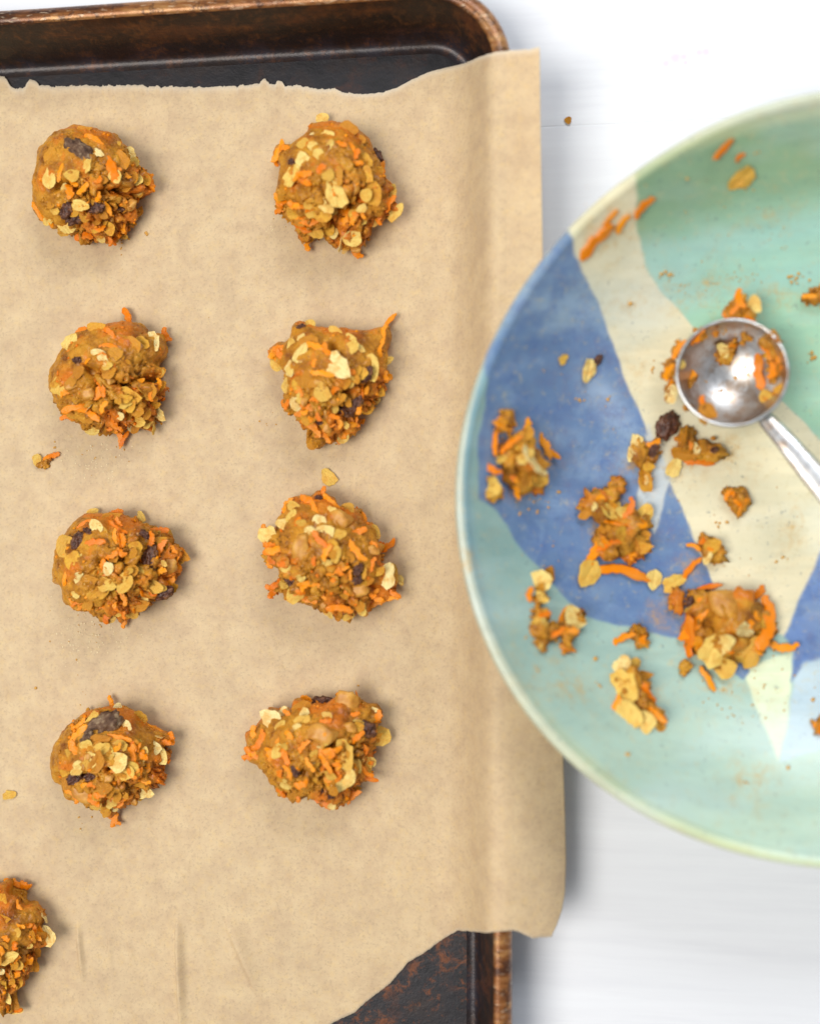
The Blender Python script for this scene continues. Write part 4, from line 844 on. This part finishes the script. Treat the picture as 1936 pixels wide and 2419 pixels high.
scatter('bowl_crumbs', 'tiny golden crumbs and dough specks sticking to the glaze all over the bowl', 'crumbs',
        [(1575, 647, 10, 7, 12, .02, .07), (1600, 680, 14, 14, 7, .015, .035), (1490, 718, 4, 3, 3, .03, .08), (1540, 870, 3, 10, 4, .03, .06), (1880, 655, 12, 14, 14, .02, .07), (1740, 655, 26, 8, 16, .015, .035), (1925, 840, 5, 4, 4, .04, .09), (1910, 850, 6, 8, 3, .02, .04),
         (1370, 943, 6, 4, 4, .03, .07), (1438, 943, 4, 4, 3, .03, .06), (1250, 1200, 20, 12, 9, .02, .06), (1265, 1165, 25, 20, 8, .02, .05), (1324, 1164, 4, 4, 3, .02, .06), (1690, 1240, 8, 5, 5, .03, .07), (1840, 1322, 4, 4, 2, .05, .07), (1290, 1330, 25, 40, 8, .02, .04),
         (1405, 1557, 2, 3, 2, .06, .09), (1412, 1617, 3, 3, 3, .03, .07), (1268, 1585, 2, 4, 2, .04, .07), (1238, 1505, 3, 4, 2, .03, .07), (1480, 1778, 3, 4, 3, .04, .07), (1860, 1813, 2, 2, 1, .08, .09), (1760, 1650, 60, 30, 14, .02, .05), (1850, 1620, 40, 30, 9, .02, .05), (1920, 1648, 3, 3, 2, .06, .08), (1762, 1850, 8, 3, 5, .02, .06), (1700, 1600, 60, 60, 14, .015, .04),
         (1620, 425, 2, 2, 1, .05, .06), (1785, 365, 3, 3, 2, .03, .05), (1770, 450, 10, 6, 4, .02, .05), (1100, 1230, 5, 30, 8, .02, .05), (1120, 1330, 8, 20, 5, .02, .04), (1560, 500, 120, 60, 18, .012, .03), (1800, 560, 100, 80, 26, .012, .03), (1720, 1350, 60, 90, 12, .012, .03), (1800, 1250, 60, 90, 10, .012, .03), (1400, 1100, 60, 100, 8, .012, .03), (1285, 875, 3, 3, 2, .02, .04)],
        bowl_z, M_CRUMB, 8, 0.015)
# dough stuck to the scoop
rimz = lambda X, Y: X*0+2.62
clump('dough_scrap', 'crumbly dough piled on the upper rim of the steel scoop with one oat flake', 'dough scrap', [(960,260,80),(900,350,80),(1060,390,70),(1000,320,60)], 'c965,230,-70,220 o1120,280,-60,180 c900,340,30,180 c1080,420,-50,150', Z8[0], Z8[1], lambda X, Y: X*0+2.35, 91, fill=2, grains=8, pxcm=67)
clump('dough_scrap', 'strip of carrot dough smeared down the left outside of the steel scoop', 'dough scrap', [(380,720,55),(320,830,60),(310,920,65),(330,1060,60),(590,560,60),(330,1150,40),(430,660,45)], 'c400,690,55,220 c300,900,60,180 c330,1000,-70,160 o420,840,20,110 o330,1110,85,170 c590,550,50,170 c560,600,30,140', Z8[0], Z8[1], lambda X, Y: X*0+2.2, 92, fill=2, grains=14, pxcm=67)
clump('dough_scrap', 'thin dough smear along the right inner rim of the steel scoop', 'dough scrap', [(1250,640,70),(1300,740,80),(1340,860,70),(1300,980,50),(1240,1130,60),(1340,1070,50),(1290,560,45),(1190,620,50),(1040,580,50),(750,540,38)], 'c1320,600,-50,150 o1350,850,70,140 o1220,1130,40,140 q1340,1060,60,120 c1240,720,-60,180 c1290,900,80,170', Z8[0], Z8[1], lambda X, Y: np.minimum(scoop_z(X, Y), 2.6)+0.0, 93, fill=4, grains=20, sz=0.4, pxcm=67)
clump('dough_scrap', 'small oat lump stuck in the upper middle of the scoop cup', 'dough scrap', [(850,700,70),(820,780,65),(900,670,50)], 'o830,700,-60,150 q850,780,40,130 c900,670,0,110', Z8[0], Z8[1], scoop_z, 94, fill=0, grains=6, pxcm=67)
p = on_surf(1500+1145/3.959, 650+910/3.959, scoop_z); tag(put('c', (p[0], p[1], p[2]+0.12), (-0.25, 0, 1), 96, 1.45, None, random.Random(3), tilt=0.05), 'bright orange carrot shred lying inside the steel scoop cup', 'carrot shred')
clump('dough_scrap', 'yellow oat and dough dab at the lower left rim of the scoop', 'dough scrap', [(640,1330,50),(620,1250,40),(500,1240,30)], 'o680,1270,-40,170 c620,1180,-70,110', Z8[0], Z8[1], lambda X, Y: X*0+2.55, 95, fill=0, grains=6, pxcm=67)
clump('dough_scrap', 'little golden dab on the left inner wall of the scoop', 'dough scrap', [(540,970,42),(510,1010,34)], 'c545,940,70,100', Z8[0], Z8[1], scoop_z, 96, fill=0, grains=3, pxcm=67)
scatter('scoop_crumbs', 'brown specks stuck inside the shiny scoop cup', 'crumbs', [(1761, 867, 3, 5, 3, .03, .06), (1768, 887, 3, 3, 2, .03, .06), (1734, 893, 2, 3, 2, .04, .07), (1699, 920, 2, 4, 2, .04, .07), (1660, 897, 3, 3, 2, .02, .04), (1690, 780, 15, 8, 8, .02, .06), (1720, 790, 20, 5, 6, .02, .05)], scoop_z, M_CRUMB, 12, 0.02)
